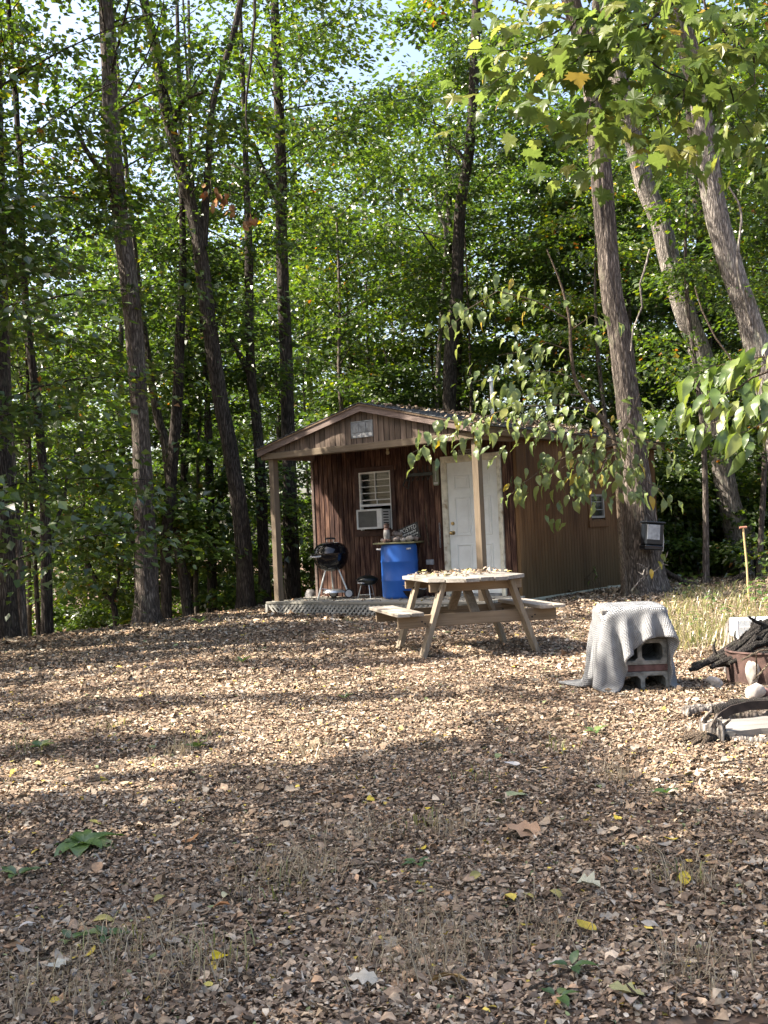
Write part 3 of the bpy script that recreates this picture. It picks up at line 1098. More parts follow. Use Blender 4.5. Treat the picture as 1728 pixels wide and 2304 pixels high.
    for q in (1 / 3, 2 / 3):
        xx = x0 + (x1 - x0) * q
        mb.box((xx - .006, yv + .0005, z0 + .075), (xx + .006, -PD - .021, z1 - t))
    v = mb.build('gable_vent', 'metal_vent', cabin)
    mb = MB()
    for i in range(9):
        z = z0 + .082 + i * (z1 - z0 - .10) / 9
        mb.add([(x0 + t, yv + .004, z), (x1 - t, yv + .004, z), (x1 - t, yv + .011, z + .016), (x0 + t, yv + .011, z + .016)], [(0, 1, 2, 3)])
    lv = mb.build('vent_louvers', 'metal_vent', v); lv['kind'] = 'stuff'
    mb = MB()
    for (fx, wx, fz, hz) in ((.10, .12, .012, .03), (.30, .16, .008, .04), (.42, .30, .03, .042), (.55, .25, .004, .022), (.82, .15, .02, .05)):
        xx = x0 + (x1 - x0) * fx
        mb.prism([(xx, yv - .0006, z0 + fz), (xx + wx * .35, yv - .0006, z0 + fz - .003), (xx + wx * .42, yv - .0006, z0 + fz + hz * .6), (xx + wx * .2, yv - .0006, z0 + fz + hz), (xx - .01, yv - .0006, z0 + fz + hz * .7)], (0, .0005, 0))
    mb.build('peeling_paint', 'sign_white', v)
    # porch bulb
    q = on_y(872, 1018, -.30)
    lb = MB().lathe([(.03, 2.444 - q.z), (.03, 2.42 - q.z), (.018, 2.40 - q.z), (.018, .04)], 12, (q.x, -.30, q.z)).build('porch_light', 'paint_trim', cabin, True)
    MB().lathe([(.014, .045), (.018, .03), (.030, .0), (.026, -.022), (.012, -.034), (.001, -.036)], 14, (q.x, -.30, q.z)).build('bulb', 'bulb', lb, True)
    # outlet box and pipe
    a, b = on_y(960, 1259, -.02), on_y(976, 1270.5, -.02)
    ob = box_obj('outlet_box', (a.x, -.05, b.z), (b.x, -.001, a.z), 'outlet_grey', cabin, .008)
    mb = MB().box((a.x + .02, -.055, b.z + .015), ((a.x + b.x) / 2 - .006, -.0505, a.z - .015)).box(((a.x + b.x) / 2 + .006, -.055, b.z + .015), (b.x - .02, -.0505, a.z - .015))
    mb.build('outlet_cover', 'hub_white', ob)
    # side window
    y0, y1, z0, z1 = sw0_[0], sw1_[0], sw0_[2], sw1_[2]
    t = .035
    mb = MB().box((-.03, y0, z0), (.012, y0 + t, z1)).box((-.03, y1 - t, z0), (.012, y1, z1)).box((-.03, y0 + t, z0), (.0118, y1 - t, z0 + t)).box((-.03, y0 + t, z1 - t), (.0118, y1 - t, z1))
    sw = mb.build('side_window', 'window_dim', cabin)
    box_obj('pane', (-.02, y0 + t, z0 + t), (-.016, y1 - t, z1 - t), 'glass', sw, 0)
    for q in (.35, .68):
        z = z0 + (z1 - z0) * q
        box_obj('muntin', (-.015, y0 + t + .001, z - .006), (-.004, y1 - t - .001, z + .006), 'window_dim', sw, 0)
    mb = MB().box((.0, y0 - .10, z0 - .04), (.022, y0 - .002, z1 + .1), .003).box((.0, y1 + .002, z0 - .04), (.022, y1 + .10, z1 + .1), .003).box((.0, y0 - .11, z0 - .15), (.034, y1 + .12, z0 - .042), .004).box((.0, y0 - .0015, z1 + .002), (.022, y1 + .0015, z1 + .1), 0)
    mb.build('side_window_trim', 'siding_side', cabin)


sw0_ = on_x(1329, 1166, 0.0)
sw1_ = on_x(1357, 1112, 0.0)
sw0_ = (sw0_.y, 0, sw0_.z - .0)
sw1_ = (sw1_.y, 0, sw1_.z)
SWIN = (sw0_, sw1_)
build_cabin()
# flue pipe on the roof ridge
fy = 3.0
for _ in range(30):
    P = CM @ Vector((RX, fy, RZ))
    d = P - Vector((0, 0, CAM_H))
    a = d.dot(rt) / d.dot(fwd) * FPX + 864
    fy += (1122 - a) * .012
pp = CM @ Vector((RX - .12, fy, RZ - .05))
fl = empty('flue_pipe', pp, -YAW, 'shiny metal flue pipe rising behind the cabin roof ridge', 'pipe')
MB().lathe([(.036, 0), (.036, .75)], 14).build('pipe', 'metal_pipe', fl, True)
MB().lathe([(.04, .75), (.075, .74), (.075, .76), (.01, .84)], 14).build('rain_cap', 'metal_pipe', fl, True)
MB().lathe([(.09, -.02), (.045, .05), (.038, .06)], 14).build('flashing', 'metal_vent', fl, True)


# ------------------------------------------------------------------ things on the porch
def text_mesh(name, s, size, mat, parent, M, depth=.002, align='CENTER', squeeze=1.0):
    cu = bpy.data.curves.new(name, 'FONT')
    cu.body = s; cu.size = size; cu.extrude = depth; cu.align_x = align; cu.align_y = 'CENTER'
    cu.space_character = 1.05
    o = bpy.data.objects.new(name, cu)
    COL.objects.link(o)
    dg = bpy.context.evaluated_depsgraph_get()
    me = bpy.data.meshes.new_from_object(o.evaluated_get(dg))
    bpy.data.objects.remove(o); bpy.data.curves.remove(cu)
    me.name = name
    o = link(name, me, parent, mat)
    o.matrix_local = M @ Matrix.Scale(squeeze, 4, (1, 0, 0))
    return o


FACE = Matrix.Rotation(PI / 2, 4, 'X')


def porch_thing(name, x, y, z, label, cat, group=None, rz=0):
    return empty(name, CM @ Vector((x, y, z)), -YAW + rz, label, cat, group)


def stone_obj(name, loc, size, mat, label, cat='stone', group=None, seed=0, flat=.7, parent=None):
    r = np.random.default_rng(seed + 1000)
    bpy_me = bpy.data.meshes.new(name)
    import bmesh
    bm = bmesh.new()
    bmesh.ops.create_icosphere(bm, subdivisions=3, radius=1.0)
    off = Vector(r.normal(0, 5, 3))
    for v in bm.verts:
        n = mnoise.noise(v.co * .9 + off) * .42 + mnoise.noise(v.co * 2.3 + off) * .16
        v.co = v.co * (1 + n)
        v.co.x *= size[0]; v.co.y *= size[1]; v.co.z *= size[2] if len(size) > 2 else size[0] * flat
    zmin = min(v.co.z for v in bm.verts)
    for v in bm.verts: v.co.z -= zmin
    for f in bm.faces: f.smooth = True
    bm.to_mesh(bpy_me); bm.free()
    o = link(name, bpy_me, parent, mat)
    o.location = loc
    o.rotation_euler = (0, 0, r.uniform(0, 6.28))
    return tag(o, label, cat, group)


def kettle(loc, rz):
    g = empty('kettle_grill', loc, rz, 'large black kettle barbecue with silver tripod legs on the porch', 'barbecue')
    Rk = .285
    bowl = [(.03, .44), (.12, .455), (.20, .50), (.255, .57), (.28, .65), (Rk, .715), (Rk + .008, .722)]
    MB().lathe(bowl, 36).build('bowl', 'enamel_black', g, True)
    lid = MB().lathe([(Rk + .012, .722), (Rk + .012, .735), (Rk, .745), (.275, .80), (.23, .865), (.15, .905), (.06, .922), (.002, .924)], 36).build('lid', 'enamel_black', g, True)
    mb = MB()
    mb.tube([(-.055, 0, .915), (-.055, 0, .965)], .007, 6).tube([(.055, 0, .915), (.055, 0, .965)], .007, 6)
    mb.build('handle_bracket', 'metal_pale', lid)
    MB().tube([(-.085, 0, .972), (-.03, 0, .978), (.03, 0, .978), (.085, 0, .972)], .014, 8).build('handle', 'rubber', lid, True)
    MB().lathe([(.035, .0), (.035, .006), (.001, .008)], 12, (.11, -.12, .905)).build('lid_vent', 'metal_pale', lid, True)
    feet = [(-.225, -.13, .0), (.27, -.05, .07), (-.02, .24, .07)]
    tops = [(-.07, -.08, .52), (.11, -.03, .50), (-.02, .11, .50)]
    for f, t in zip(feet, tops):
        MB().tube([t, f], .013, 8).build('leg', 'metal_pale', g, True)
    for (x, y) in ((.275, -.045), (-.02, .25)):
        w = MB().lathe([(.052, -.02), (.074, -.016), (.076, 0), (.074, .016), (.052, .02)], 24, (x, y, .076), 'y').build('wheel', 'rubber', g, True)
        MB().lathe([(.044, -.023), (.056, -.021), (.056, .021), (.044, .023)], 20, (x, y, .076), 'y').build('wheel_rim', 'hub_white', w, True)
    MB().lathe([(.19, .10), (.17, .135), (.10, .150), (.01, .155)], 24, (.02, .02, 0)).build('ash_catcher', 'metal_pale', g, True)
    MB().tube([(.27, -.05, .09), (-.02, .24, .09), (-.15, -.07, .17), (.27, -.05, .09)], .006, 6).build('wire_shelf', 'metal_pale', g)
    MB().tube([(-.30, -.10, .70), (-.30, -.19, .69), (-.20, -.27, .69), (-.12, -.26, .70)], .014, 8).build('side_handle', 'hub_white', g, True)
    return g


p = on_y(748.5, 1344, -.50)
kettle(CM @ Vector((p.x, -.50, .0)), -YAW * .15)


def small_grill(loc, rz):
    g = empty('small_grill', loc, rz, 'small tabletop charcoal grill with thin legs beside the blue drum', 'barbecue')
    Rk = .172
    MB().lathe([(.05, .20), (.12, .215), (.155, .25), (Rk, .285)], 28).build('bowl', 'enamel_dull', g, True)
    lid = MB().lathe([(Rk + .008, .286), (Rk + .006, .30), (.155, .325), (.10, .352), (.03, .362), (.002, .363)], 28).build('lid', 'enamel_dull', g, True)
    MB().tube([(-.04, 0, .36), (-.03, 0, .385), (.03, 0, .385), (.04, 0, .36)], .006, 6).build('lid_handle', 'rubber', lid)
    MB().tube([(-.05, -.155, .245), (-.045, -.20, .25), (.045, -.20, .25), (.05, -.155, .245)], .008, 6).build('side_handle', 'hub_white', g)
    for a in (-2.3, -.7, 1.55):
        c, s = math.cos(a), math.sin(a)
        MB().tube([(.10 * c, .10 * s, .22), (.17 * c, .17 * s, .0)], .007, 6).build('leg', 'metal_pale', g, True)
    MB().tube([(.15 * math.cos(a), .15 * math.sin(a), .055) for a in (-2.3, -.7, 1.55, -2.3)], .005, 5).build('brace', 'metal_pale', g)
    return g


p = on_y(828, 1342, -.36)
small_grill(CM @ Vector((p.x, -.36, 0)), -YAW)

p = on_z(900.5, 1343.5, 0)
dirv = Vector((p.x - CAMP.x, p.y - CAMP.y, 0)).normalized()
bc = Vector((on_y(900.5, 1300, -.37).x, -.37, 0))
bar = porch_thing('drum', bc.x, bc.y, 0, 'tall blue plastic drum with a board and stones on top', 'drum')
prof = [(.255, 0), (.272, .012), (.284, .05), (.287, .26), (.292, .27), (.292, .30), (.287, .31), (.287, .55), (.292, .56), (.292, .59), (.287, .60), (.284, .79), (.272, .835), (.25, .85), (.01, .85)]
MB().lathe(prof, 40).build('drum_body', 'barrel_blue', bar, True)
for a in (-.35, PI + .15):
    c, s = math.cos(a), math.sin(a)
    MB().tube([(.27 * c, .27 * s - .05, .765), (.36 * c, .36 * s - .05, .772)], .014, 8).build('peg', 'hub_white', bar, True)
lb = box_obj('lid_board', (-.33, -.29, 0), (.33, .29, .024), 'lid_board', None)
lb.matrix_world = CM @ Matrix.Translation((bc.x, bc.y, .851)) @ Matrix.Rotation(R(18), 4, 'Z')
tag(lb, 'yellowish board lying on top of the blue drum', 'board')


def drum_top(px, py, dy=0.0):
    q = on_y(px, py, bc.y + dy)
    return CM @ Vector((q.x, bc.y + dy, .876))


ln = empty('lantern', drum_top(871.5, 1219, -.12), -YAW, 'old rusty lantern standing among stones on the blue drum', 'lantern')
MB().lathe([(.075, 0), (.08, .03), (.055, .05), (.05, .055)], 16).build('base', 'rust', ln, True)
MB().lathe([(.048, .055), (.056, .10), (.054, .16), (.045, .20)], 16).build('globe', 'stone_grey', ln, True)
MB().lathe([(.05, .20), (.03, .23), (.042, .235), (.045, .285), (.05, .29), (.01, .30)], 16).build('cap', 'rust', ln, True)
MB().tube([(-.056, 0, .05), (-.066, 0, .15), (-.04, 0, .26)], .005, 6).build('side_tube', 'rust', ln)
MB().tube([(.056, 0, .05), (.066, 0, .15), (.04, 0, .26)], .005, 6).build('side_tube', 'rust', ln)
ST = [(884, 1216, -.02, .062, 0, 'stone', 'brown rounded stone on the drum right of the lantern'), (893, 1217, -.13, .06, 0, 'stone', 'brown lumpy stone at the front of the drum board'),
      (889, 1214, .10, .075, 0, 'stone', 'large brown stone at the back of the drum board'), (899, 1216, .06, .07, 0, 'stone', 'brown stone in the middle of the drum board heap'),
      (907, 1217, -.16, .045, 0, 'stone_pale', 'small pale stone at the front edge of the drum board'), (922, 1217, -.10, .062, 0, 'stone_pale', 'oval light stone below the black sign on the drum'),
      (862, 1219, -.08, .05, 0, 'stone', 'small brown stone left of the lantern on the drum'), (935, 1217, .05, .055, 0, 'stone', 'small brown stone at the drum board end beside the sign'),
      (891, 1194, .09, .065, .075, 'stone', 'brown stone stacked on top of the drum heap'), (900, 1196, .03, .05, .07, 'stone', 'grey brown stone resting high on the drum heap')]
for i, (px, py, dy, s, lift, mt, lab) in enumerate(ST):
    q = drum_top(px, py, dy); q.z += lift
    stone_obj('stone', q, (s, s * .85, s * .68), mt, lab, group='stones on the blue drum', seed=i)
# black POSTED sign leaning behind the stones
sg = empty('posted_sign', drum_top(924, 1210, .20), -YAW, 'tilted black sign with white POSTED lettering leaning on the drum', 'sign')
SGM = Matrix.Rotation(R(-12), 4, 'X') @ Matrix.Rotation(R(-19), 4, 'Y')
pl = box_obj('sign_plate', (-.19, 0, 0), (.19, .004, .27), 'sign_black', sg, 0)
pl.matrix_local = SGM
text_mesh('lettering', 'POSTED', .105, 'sign_white', sg, SGM @ Matrix.Translation((0, -.002, .205)) @ FACE, .001, squeeze=.80)
mb = MB()
r_ = np.random.default_rng(3)
for row, (z, h) in enumerate(((.135, .035), (.085, .03), (.045, .016))):
    x = -.15
    while x < .14:
        w = r_.uniform(.012, .026)
        if r_.random() < .72:
            mb.box((x, -.0022, z - h / 2), (x + w * .35, -.0005, z + h / 2)).box((x + w * .35, -.0021, z + h * r_.uniform(-.4, .2)), (x + w, -.0005, z + h / 2))
        x += w + .009
wl = mb.build('worn_lettering', 'sign_white', sg); wl.matrix_local = SGM; wl['kind'] = 'stuff'
# sign over the door
a, b = on_y(1030.8, 1013, -.012), on_y(1067, 1021, -.012)
sd = porch_thing('door_sign', (a.x + b.x) / 2, -.004, (a.z + b.z) / 2, 'small NO TRESPASSING sign above the white cabin door', 'sign')
hw, hh = (b.x - a.x) / 2, .042
box_obj('sign_plate', (-hw, -.006, -hh), (hw, 0, hh), 'sign_white', sd, 0)
box_obj('dark_field', (-hw + .008, -.0075, -hh + .010), (-hw + .085, -.0062, hh - .010), 'sign_dark', sd, 0)
text_mesh('lettering', 'NO', .055, 'sign_white', sd, Matrix.Translation((-hw + .046, -.008, 0)) @ FACE, .0006, squeeze=.75)
box_obj('dark_field', (-hw + .098, -.0075, -hh + .010), (hw - .008, -.0062, hh - .010), 'sign_dark', sd, 0)
text_mesh('lettering', 'TRESPASSING', .052, 'sign_white', sd, Matrix.Translation((.045, -.008, 0)) @ FACE, .0006, squeeze=(2 * hw - .13) / .36)
# pale green plaque and dark rack left of the door
a, b = on_y(974, 1037, -.03), on_y(987, 1092, -.03)
tp = porch_thing('thermometer', (a.x + b.x) / 2 - .01, -.006, b.z, 'long pale green thermometer plaque on the wall beside the door', 'thermometer')
hw, hh = .055, a.z - b.z
MB().prism([(hw * c, -.018, z) for c, z in ((-1, .03), (-.7, .0), (.7, .0), (1, .03), (1, hh - .05), (.6, hh), (-.6, hh), (-1, hh - .05))], (0, .016, 0)).build('plaque', 'meter_green', tp)
MB().tube([(0, -.022, .07), (0, -.022, hh - .07)], .006, 6).build('glass_tube', 'hub_white', tp)
box_obj('label_plate', (-.04, -.021, .02), (.04, -.0185, .055), 'hub_white', tp, 0)
a, b = on_y(913, 1057, -.05), on_y(972, 1078, -.05)
rk = porch_thing('coat_rack', (a.x + b.x) / 2, -.02, (a.z + b.z) / 2, 'dark metal rack with bent hooks on the wall between window and door', 'rack')
hw = (b.x - a.x) / 2
box_obj('rail', (-hw, -.02, -.028), (hw, 0, .028), 'rack_dark', rk, .004)
for i in range(5):
    x = -hw + .05 + i * (2 * hw - .1) / 4
    MB().tube([(x, -.01, -.02), (x, -.05, -.08), (x + .01, -.09, -.10), (x + .012, -.11, -.05)], .008, 6).build('hook', 'rack_dark', rk)
    MB().tube([(x, -.01, .02), (x - .015, -.05, .09), (x + .02, -.07, .13)], .009, 6).build('prong', 'rack_dark', rk)
MB().tube([(-hw + .02, -.05, -.04), (-hw - .04, -.07, -.16), (-hw + .05, -.06, -.22), (-hw + .08, -.05, -.08)], .012, 6).build('hanging_strap', 'rack_dark', rk)


def stick(name, p, q, r0, r1, mat, label, cat, n=7, mid=None, group=None):
    p, q = Vector(p), Vector(q)
    pts = [p, q] if mid is None else [p, Vector(mid), q]
    o = MB().tube([x - p for x in pts], [r0] * (len(pts) - 1) + [r1], n).build(name, mat, None, True)
    o.location = p
    return tag(o, label, cat, group)


A = lambda px, py, y0: CM @ on_y(px, py, y0)
stick('stick', A(955, 1145, -.03), A(965, 1227, -.06), .006, .011, 'bark_twig', 'thin pale stick hanging on the wall right of the sign', 'stick')
ch = empty('chain', A(989, 1180, -.03), -YAW, 'short grey chain hanging on the wall beside the door frame', 'chain')
for i in range(9):
    z = -.042 * i
    pts = [Vector((.010 * math.cos(t), 0, .027 * math.sin(t))) for t in np.linspace(0, 2 * PI, 9)]
    Mx = Matrix.Rotation((i % 2) * PI / 2, 4, 'Z')
    MB().tube([Mx @ q + Vector((0, -.005, z)) for q in pts], .004, 5, False).build('chain_link', 'metal_vent', ch)
q1 = on_z(984, 1338, .0)
stick('board_offcut', A(946, 1232, -.05), CM @ Vector((q1.x, -.42, .01)), .018, .022, 'brown_trim', 'dark brown pole leaning on the wall right of the blue drum', 'pole', 5)
q1 = on_z(958, 1342, .0)
fp = porch_thing('fire_bowl', q1.x, -.40, 0, 'low dark metal bowl on the porch behind the picnic table', 'bowl')
MB().lathe([(.10, 0), (.16, .05), (.20, .12), (.205, .125), (.19, .118), (.15, .055), (.01, .02)], 24).build('bowl', 'iron_dark', fp, True)
MB().tube([(.2 * math.cos(a), .2 * math.sin(a), .13 + .09 * math.sin(a * .5)) for a in np.linspace(0, 2 * PI, 15)], .009, 6).build('carrying_hoop', 'metal_vent', fp)
q1 = A(701, 1340, .35)
stone_obj('boulder', (q1.x, q1.y, gz(q1.x, q1.y) - .05), (.11, .11, .17), 'stone_grey', 'grey boulder behind the left wall of the cabin', 'boulder', seed=77)


# ------------------------------------------------------------------ picnic table
def picnic_table():
    fl_, frr = on_ground(946, 1479), on_ground(1190, 1444)
    ax = Vector((math.cos(R(13)), math.sin(R(13)), 0)); wid = 1.20
    frr = fl_ + ax * wid
    lg = Vector((-ax.y, ax.x, 0))
    c = (fl_ + frr) / 2 + lg * .50
    rz = math.atan2(ax.y, ax.x)
    t = empty('picnic_table', (c.x, c.y, gz(c.x, c.y)), rz, 'weathered wooden picnic table with attached benches littered with fallen leaves', 'picnic table')
    hw = wid / 2
    H = .765
    # top: planks along local y, ends cut to an octagon
    TW, TL = .50, .84
    nP = 7
    pw = 2 * TW / nP
    for i in range(nP):
        x0, x1 = -TW + i * pw + .006, -TW + (i + 1) * pw - .006
        def end(x):
            return TL - max(0, abs(x) - .20) * 1.15
        z1 = H + RNG.uniform(-.004, .004)
        y00, y01 = end(x0) + RNG.uniform(-.012, .012), end(x1) + RNG.uniform(-.012, .012)
        MB().prism([(x0, -y00, z1 - .034), (x1, -y01, z1 - .034), (x1, y01, z1 - .034), (x0, y00, z1 - .034)], (0, 0, .034)).build('plank', 'table_top_grey', t)
    # frames
    for y, sgn in ((-.50, -1), (.46, 1)):
        for s in (-1, 1):
            MB().beam((s * (hw - .01), y, -.03), (s * .34, y, H - .045), .045, .135, (0, 1, 0)).build('leg', 'table_leg_wood', t)
        MB().box((-.47, y + .024, H - .135), (.47, y + .062, H - .0435), .005).build('top_brace', 'table_brace_wood', t)
        MB().box((-.80, y + .0245, .30), (.82, y + .0625, .42), .005).build('seat_brace', 'table_brace_wood', t)
        for s in (-1, 1):
            for dz, dx in ((.36, .575), (.34, .545), (.64, .395)):
                MB().lathe([(.009, -.030), (.009, -.0225), (.001, -.031)][:2] + [(.001, -.032)], 8, (s * dx, y, dz), 'y').build('bolt', 'iron_dark', t)
    MB().beam((0, -.42, .40), (0, -.06, H - .05), .04, .09, (1, 0, 0)).build('diagonal_brace', 'table_leg_wood', t)
    MB().beam((0, .40, .40), (0, .04, H - .05), .04, .09, (1, 0, 0)).build('diagonal_brace', 'table_leg_wood', t)
    for s in (-1, 1):
        for j in (0, 1):
            x0 = s * (.585 + j * .135)
            x1 = x0 + s * .128
            l0, l1 = -.66 + RNG.uniform(-.01, .01), .62
            box_obj('bench_plank', (x0, l0, .4205), (x1, l1, .458 + RNG.uniform(-.002, .002)), 'table_wood', t, .006)
    return t, c, rz


TABLE, TC, TRZ = picnic_table()

# ------------------------------------------------------------------ knitted blanket over concrete blocks
bb = on_ground(1448, 1553)
BZ = gz(bb.x, bb.y + .25)
BRZ = R(-3)


def block(z0, h, name, label, jx=0.0, rz=0.0, holes=2, depth=.40, half=.2):
    w, t = half, .032
    me = MB()
    z1 = z0 + h
    me.box((-w, -depth / 2, z0), (w, depth / 2, z0 + t), .004).box((-w, -depth / 2, z1 - t), (w, depth / 2, z1), .004)
    step = (2 * w - t) / holes
    for i in range(holes + 1):
        x = -w + i * step
        me.box((x, -depth / 2 + .001, z0 + t - .002), (x + t, depth / 2 - .001, z1 - t + .002), 0)
    # rounded inner corners of the cores
    for i in range(holes):
        xa, xb = -w + i * step + t, -w + (i + 1) * step
        for xx, sx in ((xa, 1), (xb, -1)):
            for zz, sz in ((z0 + t, 1), (z1 - t, -1)):
                pts = [(xx, -depth / 2 + .002, zz), (xx + sx * .022, -depth / 2 + .002, zz), (xx, -depth / 2 + .002, zz + sz * .022)]
                if sx * sz < 0: pts = pts[::-1]
                me.prism(pts, (0, depth - .004, 0))
    o = me.build(name, 'concrete', None)
    o.location = (bb.x + jx, bb.y + depth / 2 - .02, BZ)
    o.rotation_euler = (0, 0, BRZ + rz)
    return tag(o, label, 'concrete block', 'concrete blocks under the knitted blanket')


block(-.06, .19, 'concrete_block', 'lowest concrete block half sunk in leaves beneath the red paver', .0, R(1.5))
pv = box_obj('paver', (-.20, -.2, .131), (.205, .2, .180), 'brick_red', None, .006)
pv.location = (bb.x, bb.y + .185, BZ); pv.rotation_euler = (0, 0, BRZ + R(-1))
tag(pv, 'dull red paver slab between the two concrete blocks', 'paver')
block(.181, .19, 'concrete_block', 'grey hollow block above the red paver with light showing through', -.005, R(-1))
block(.372, .19, 'concrete_block', 'hidden concrete block directly beneath the knitted blanket', -.03, R(3))
bd = box_obj('cover_board', (-.255, -.25, .563), (.20, .24, .60), 'board_grey', None, .006)
bd.location = (bb.x - .03, bb.y + .16, BZ); bd.rotation_euler = (0, 0, BRZ)
tag(bd, 'wooden board under the blanket on top of the block stack', 'board')


def blanket():
    """A cloth let fall over the stack: a grid of points settled step by step under its own weight."""
    nx, ny = 64, 58
    w, h = 1.42, 1.12
    u = np.linspace(0, 1, nx); v = np.linspace(0, 1, ny)
    U, Vv = np.meshgrid(u, v)
    X = (U - .5) * w; Y = (Vv - .5) * h
    an = R(19)
    P = np.stack([X * math.cos(an) - Y * math.sin(an) - .09, X * math.sin(an) + Y * math.cos(an) + .225, np.full_like(X, .64) + .002 * np.sin(X * 23 + Y * 17)], -1)
    Q = P.copy()
    bx0, bx1, by0, by1, bz = -.290, .180, -.105, .41, .612
    rest_x, rest_y = w / (nx - 1), h / (ny - 1)
    rd = math.hypot(rest_x, rest_y)

    def con(a, b, rest, k=1.0):
        d = P[b] - P[a]
        l = np.linalg.norm(d, axis=-1, keepdims=True)
        c = d * (1 - rest / np.maximum(l, 1e-6)) * .5 * k
        P[a] += c; P[b] -= c
    s_ = slice
    sets = []
    for o in (0, 1):
        n = (nx - o) // 2 * 2
        sets.append(((s_(None), s_(o, o + n, 2)), (s_(None), s_(o + 1, o + n, 2)), rest_x, 1))
        n = (ny - o) // 2 * 2
        sets.append(((s_(o, o + n, 2), s_(None)), (s_(o + 1, o + n, 2), s_(None)), rest_y, 1))
        n = (ny - o) // 2 * 2
        sets.append(((s_(o, o + n, 2), s_(0, -1)), (s_(o + 1, o + n, 2), s_(1, None)), rd, .5))
        sets.append(((s_(o, o + n, 2), s_(1, None)), (s_(o + 1, o + n, 2), s_(0, -1)), rd, .5))
    for o in (0, 1, 2, 3):      # bending, over two cells
        n = (nx - o) // 4 * 4
        if n: sets.append(((s_(None), s_(o, o + n - 3, 4)), (s_(None), s_(o + 2, o + n - 1, 4)), rest_x * 2, .22))
        n = (ny - o) // 4 * 4
        if n: sets.append(((s_(o, o + n - 3, 4), s_(None)), (s_(o + 2, o + n - 1, 4), s_(None)), rest_y * 2, .22))
    for it in range(260):
        vel = (P - Q) * .965
        Q = P.copy(); P0_ = Q.copy()
        P = P + vel; P[..., 2] -= .00055
        for sub in range(6):
            for a, b, r0, k in sets: con(a, b, r0, k)
        # stack box
        x, y, z = P[..., 0], P[..., 1], P[..., 2]
        ins = (x > bx0) & (x < bx1) & (y > by0) & (y < by1) & (z < bz)
        dt = np.stack([x - bx0, bx1 - x, y - by0, by1 - y, (bz - z) * 1.0], -1)
        k = np.argmin(dt, -1)
        P[..., 0] = np.where(ins & (k == 0), bx0, np.where(ins & (k == 1), bx1, P[..., 0]))
        P[..., 1] = np.where(ins & (k == 2), by0, np.where(ins & (k == 3), by1, P[..., 1]))
        P[..., 2] = np.where(ins & (k == 4), bz, P[..., 2])
        top = ins & (k == 4)
        P[top, :2] = P0_[top, :2] * .92 + P[top, :2] * .08
        Q[top] = P[top]
        fl = P[..., 2] < .012
        P[fl, 2] = .012
        Q[fl] = P[fl]
    # the front middle was pushed up out of the way: shorten what hangs before the blocks
    V = P.reshape(-1, 3)
    i = np.arange(nx * ny).reshape(ny, nx)
    F = np.stack([i[:-1, :-1], i[:-1, 1:], i[1:, 1:], i[1:, :-1]], -1).reshape(-1, 4)
    me = np_mesh('blanket', V, F, True)
    uv = me.uv_layers.new(name='UVMap')
    li = np.zeros(len(me.loops), np.int32); me.loops.foreach_get('vertex_index', li)
    uvs = np.stack([U.reshape(-1)[li] * w, Vv.reshape(-1)[li] * h], -1).astype(np.float32)
    uv.data.foreach_set('uv', uvs.ravel())
    o = link('blanket', me, None, 'knit_wool')
    o.location = (bb.x, bb.y, BZ); o.rotation_euler = (0, 0, BRZ)
    md = o.modifiers.new('thick', 'SOLIDIFY'); md.thickness = .012; md.offset = 1
    return tag(o, 'grey white chunky knitted blanket draped over stacked concrete blocks', 'blanket')


BL = blanket()


# ------------------------------------------------------------------ fire pit corner, tools by the trees
def gpt(px, py, lift=0.0):
    return on_ground(px, py, lift)


fc = gpt(1752, 1545)
ring = empty('fire_ring', (fc.x + .05, fc.y + .25, gz(fc.x, fc.y + .2)), 0, 'rusty red steel fire ring under the heap of dark branches', 'fire ring')
RR = .34
ang = np.linspace(0, 2 * PI, 41)
mb = MB()
for k in range(40):
    a0, a1 = ang[k], ang[k + 1]
    def q(a, r, z): return (r * math.cos(a), r * math.sin(a), z)
    rr = [RR + .006 * math.sin(a * 9) for a in (a0, a1)]
    mb.add([q(a0, rr[0], -.03), q(a1, rr[1], -.03), q(a1, rr[1], .25), q(a0, rr[0], .25), q(a0, rr[0] - .008, -.03), q(a1, rr[1] - .008, -.03), q(a1, rr[1] - .008, .25), q(a0, rr[0] - .008, .25)],
           [(0, 1, 2, 3), (5, 4, 7, 6), (3, 2, 6, 7)])
mb.build('ring_wall', 'rust', ring)
MB().tube([(RR * math.cos(a), RR * math.sin(a), .25) for a in ang], .010, 6, False).build('rolled_rim', 'rust', ring, True)
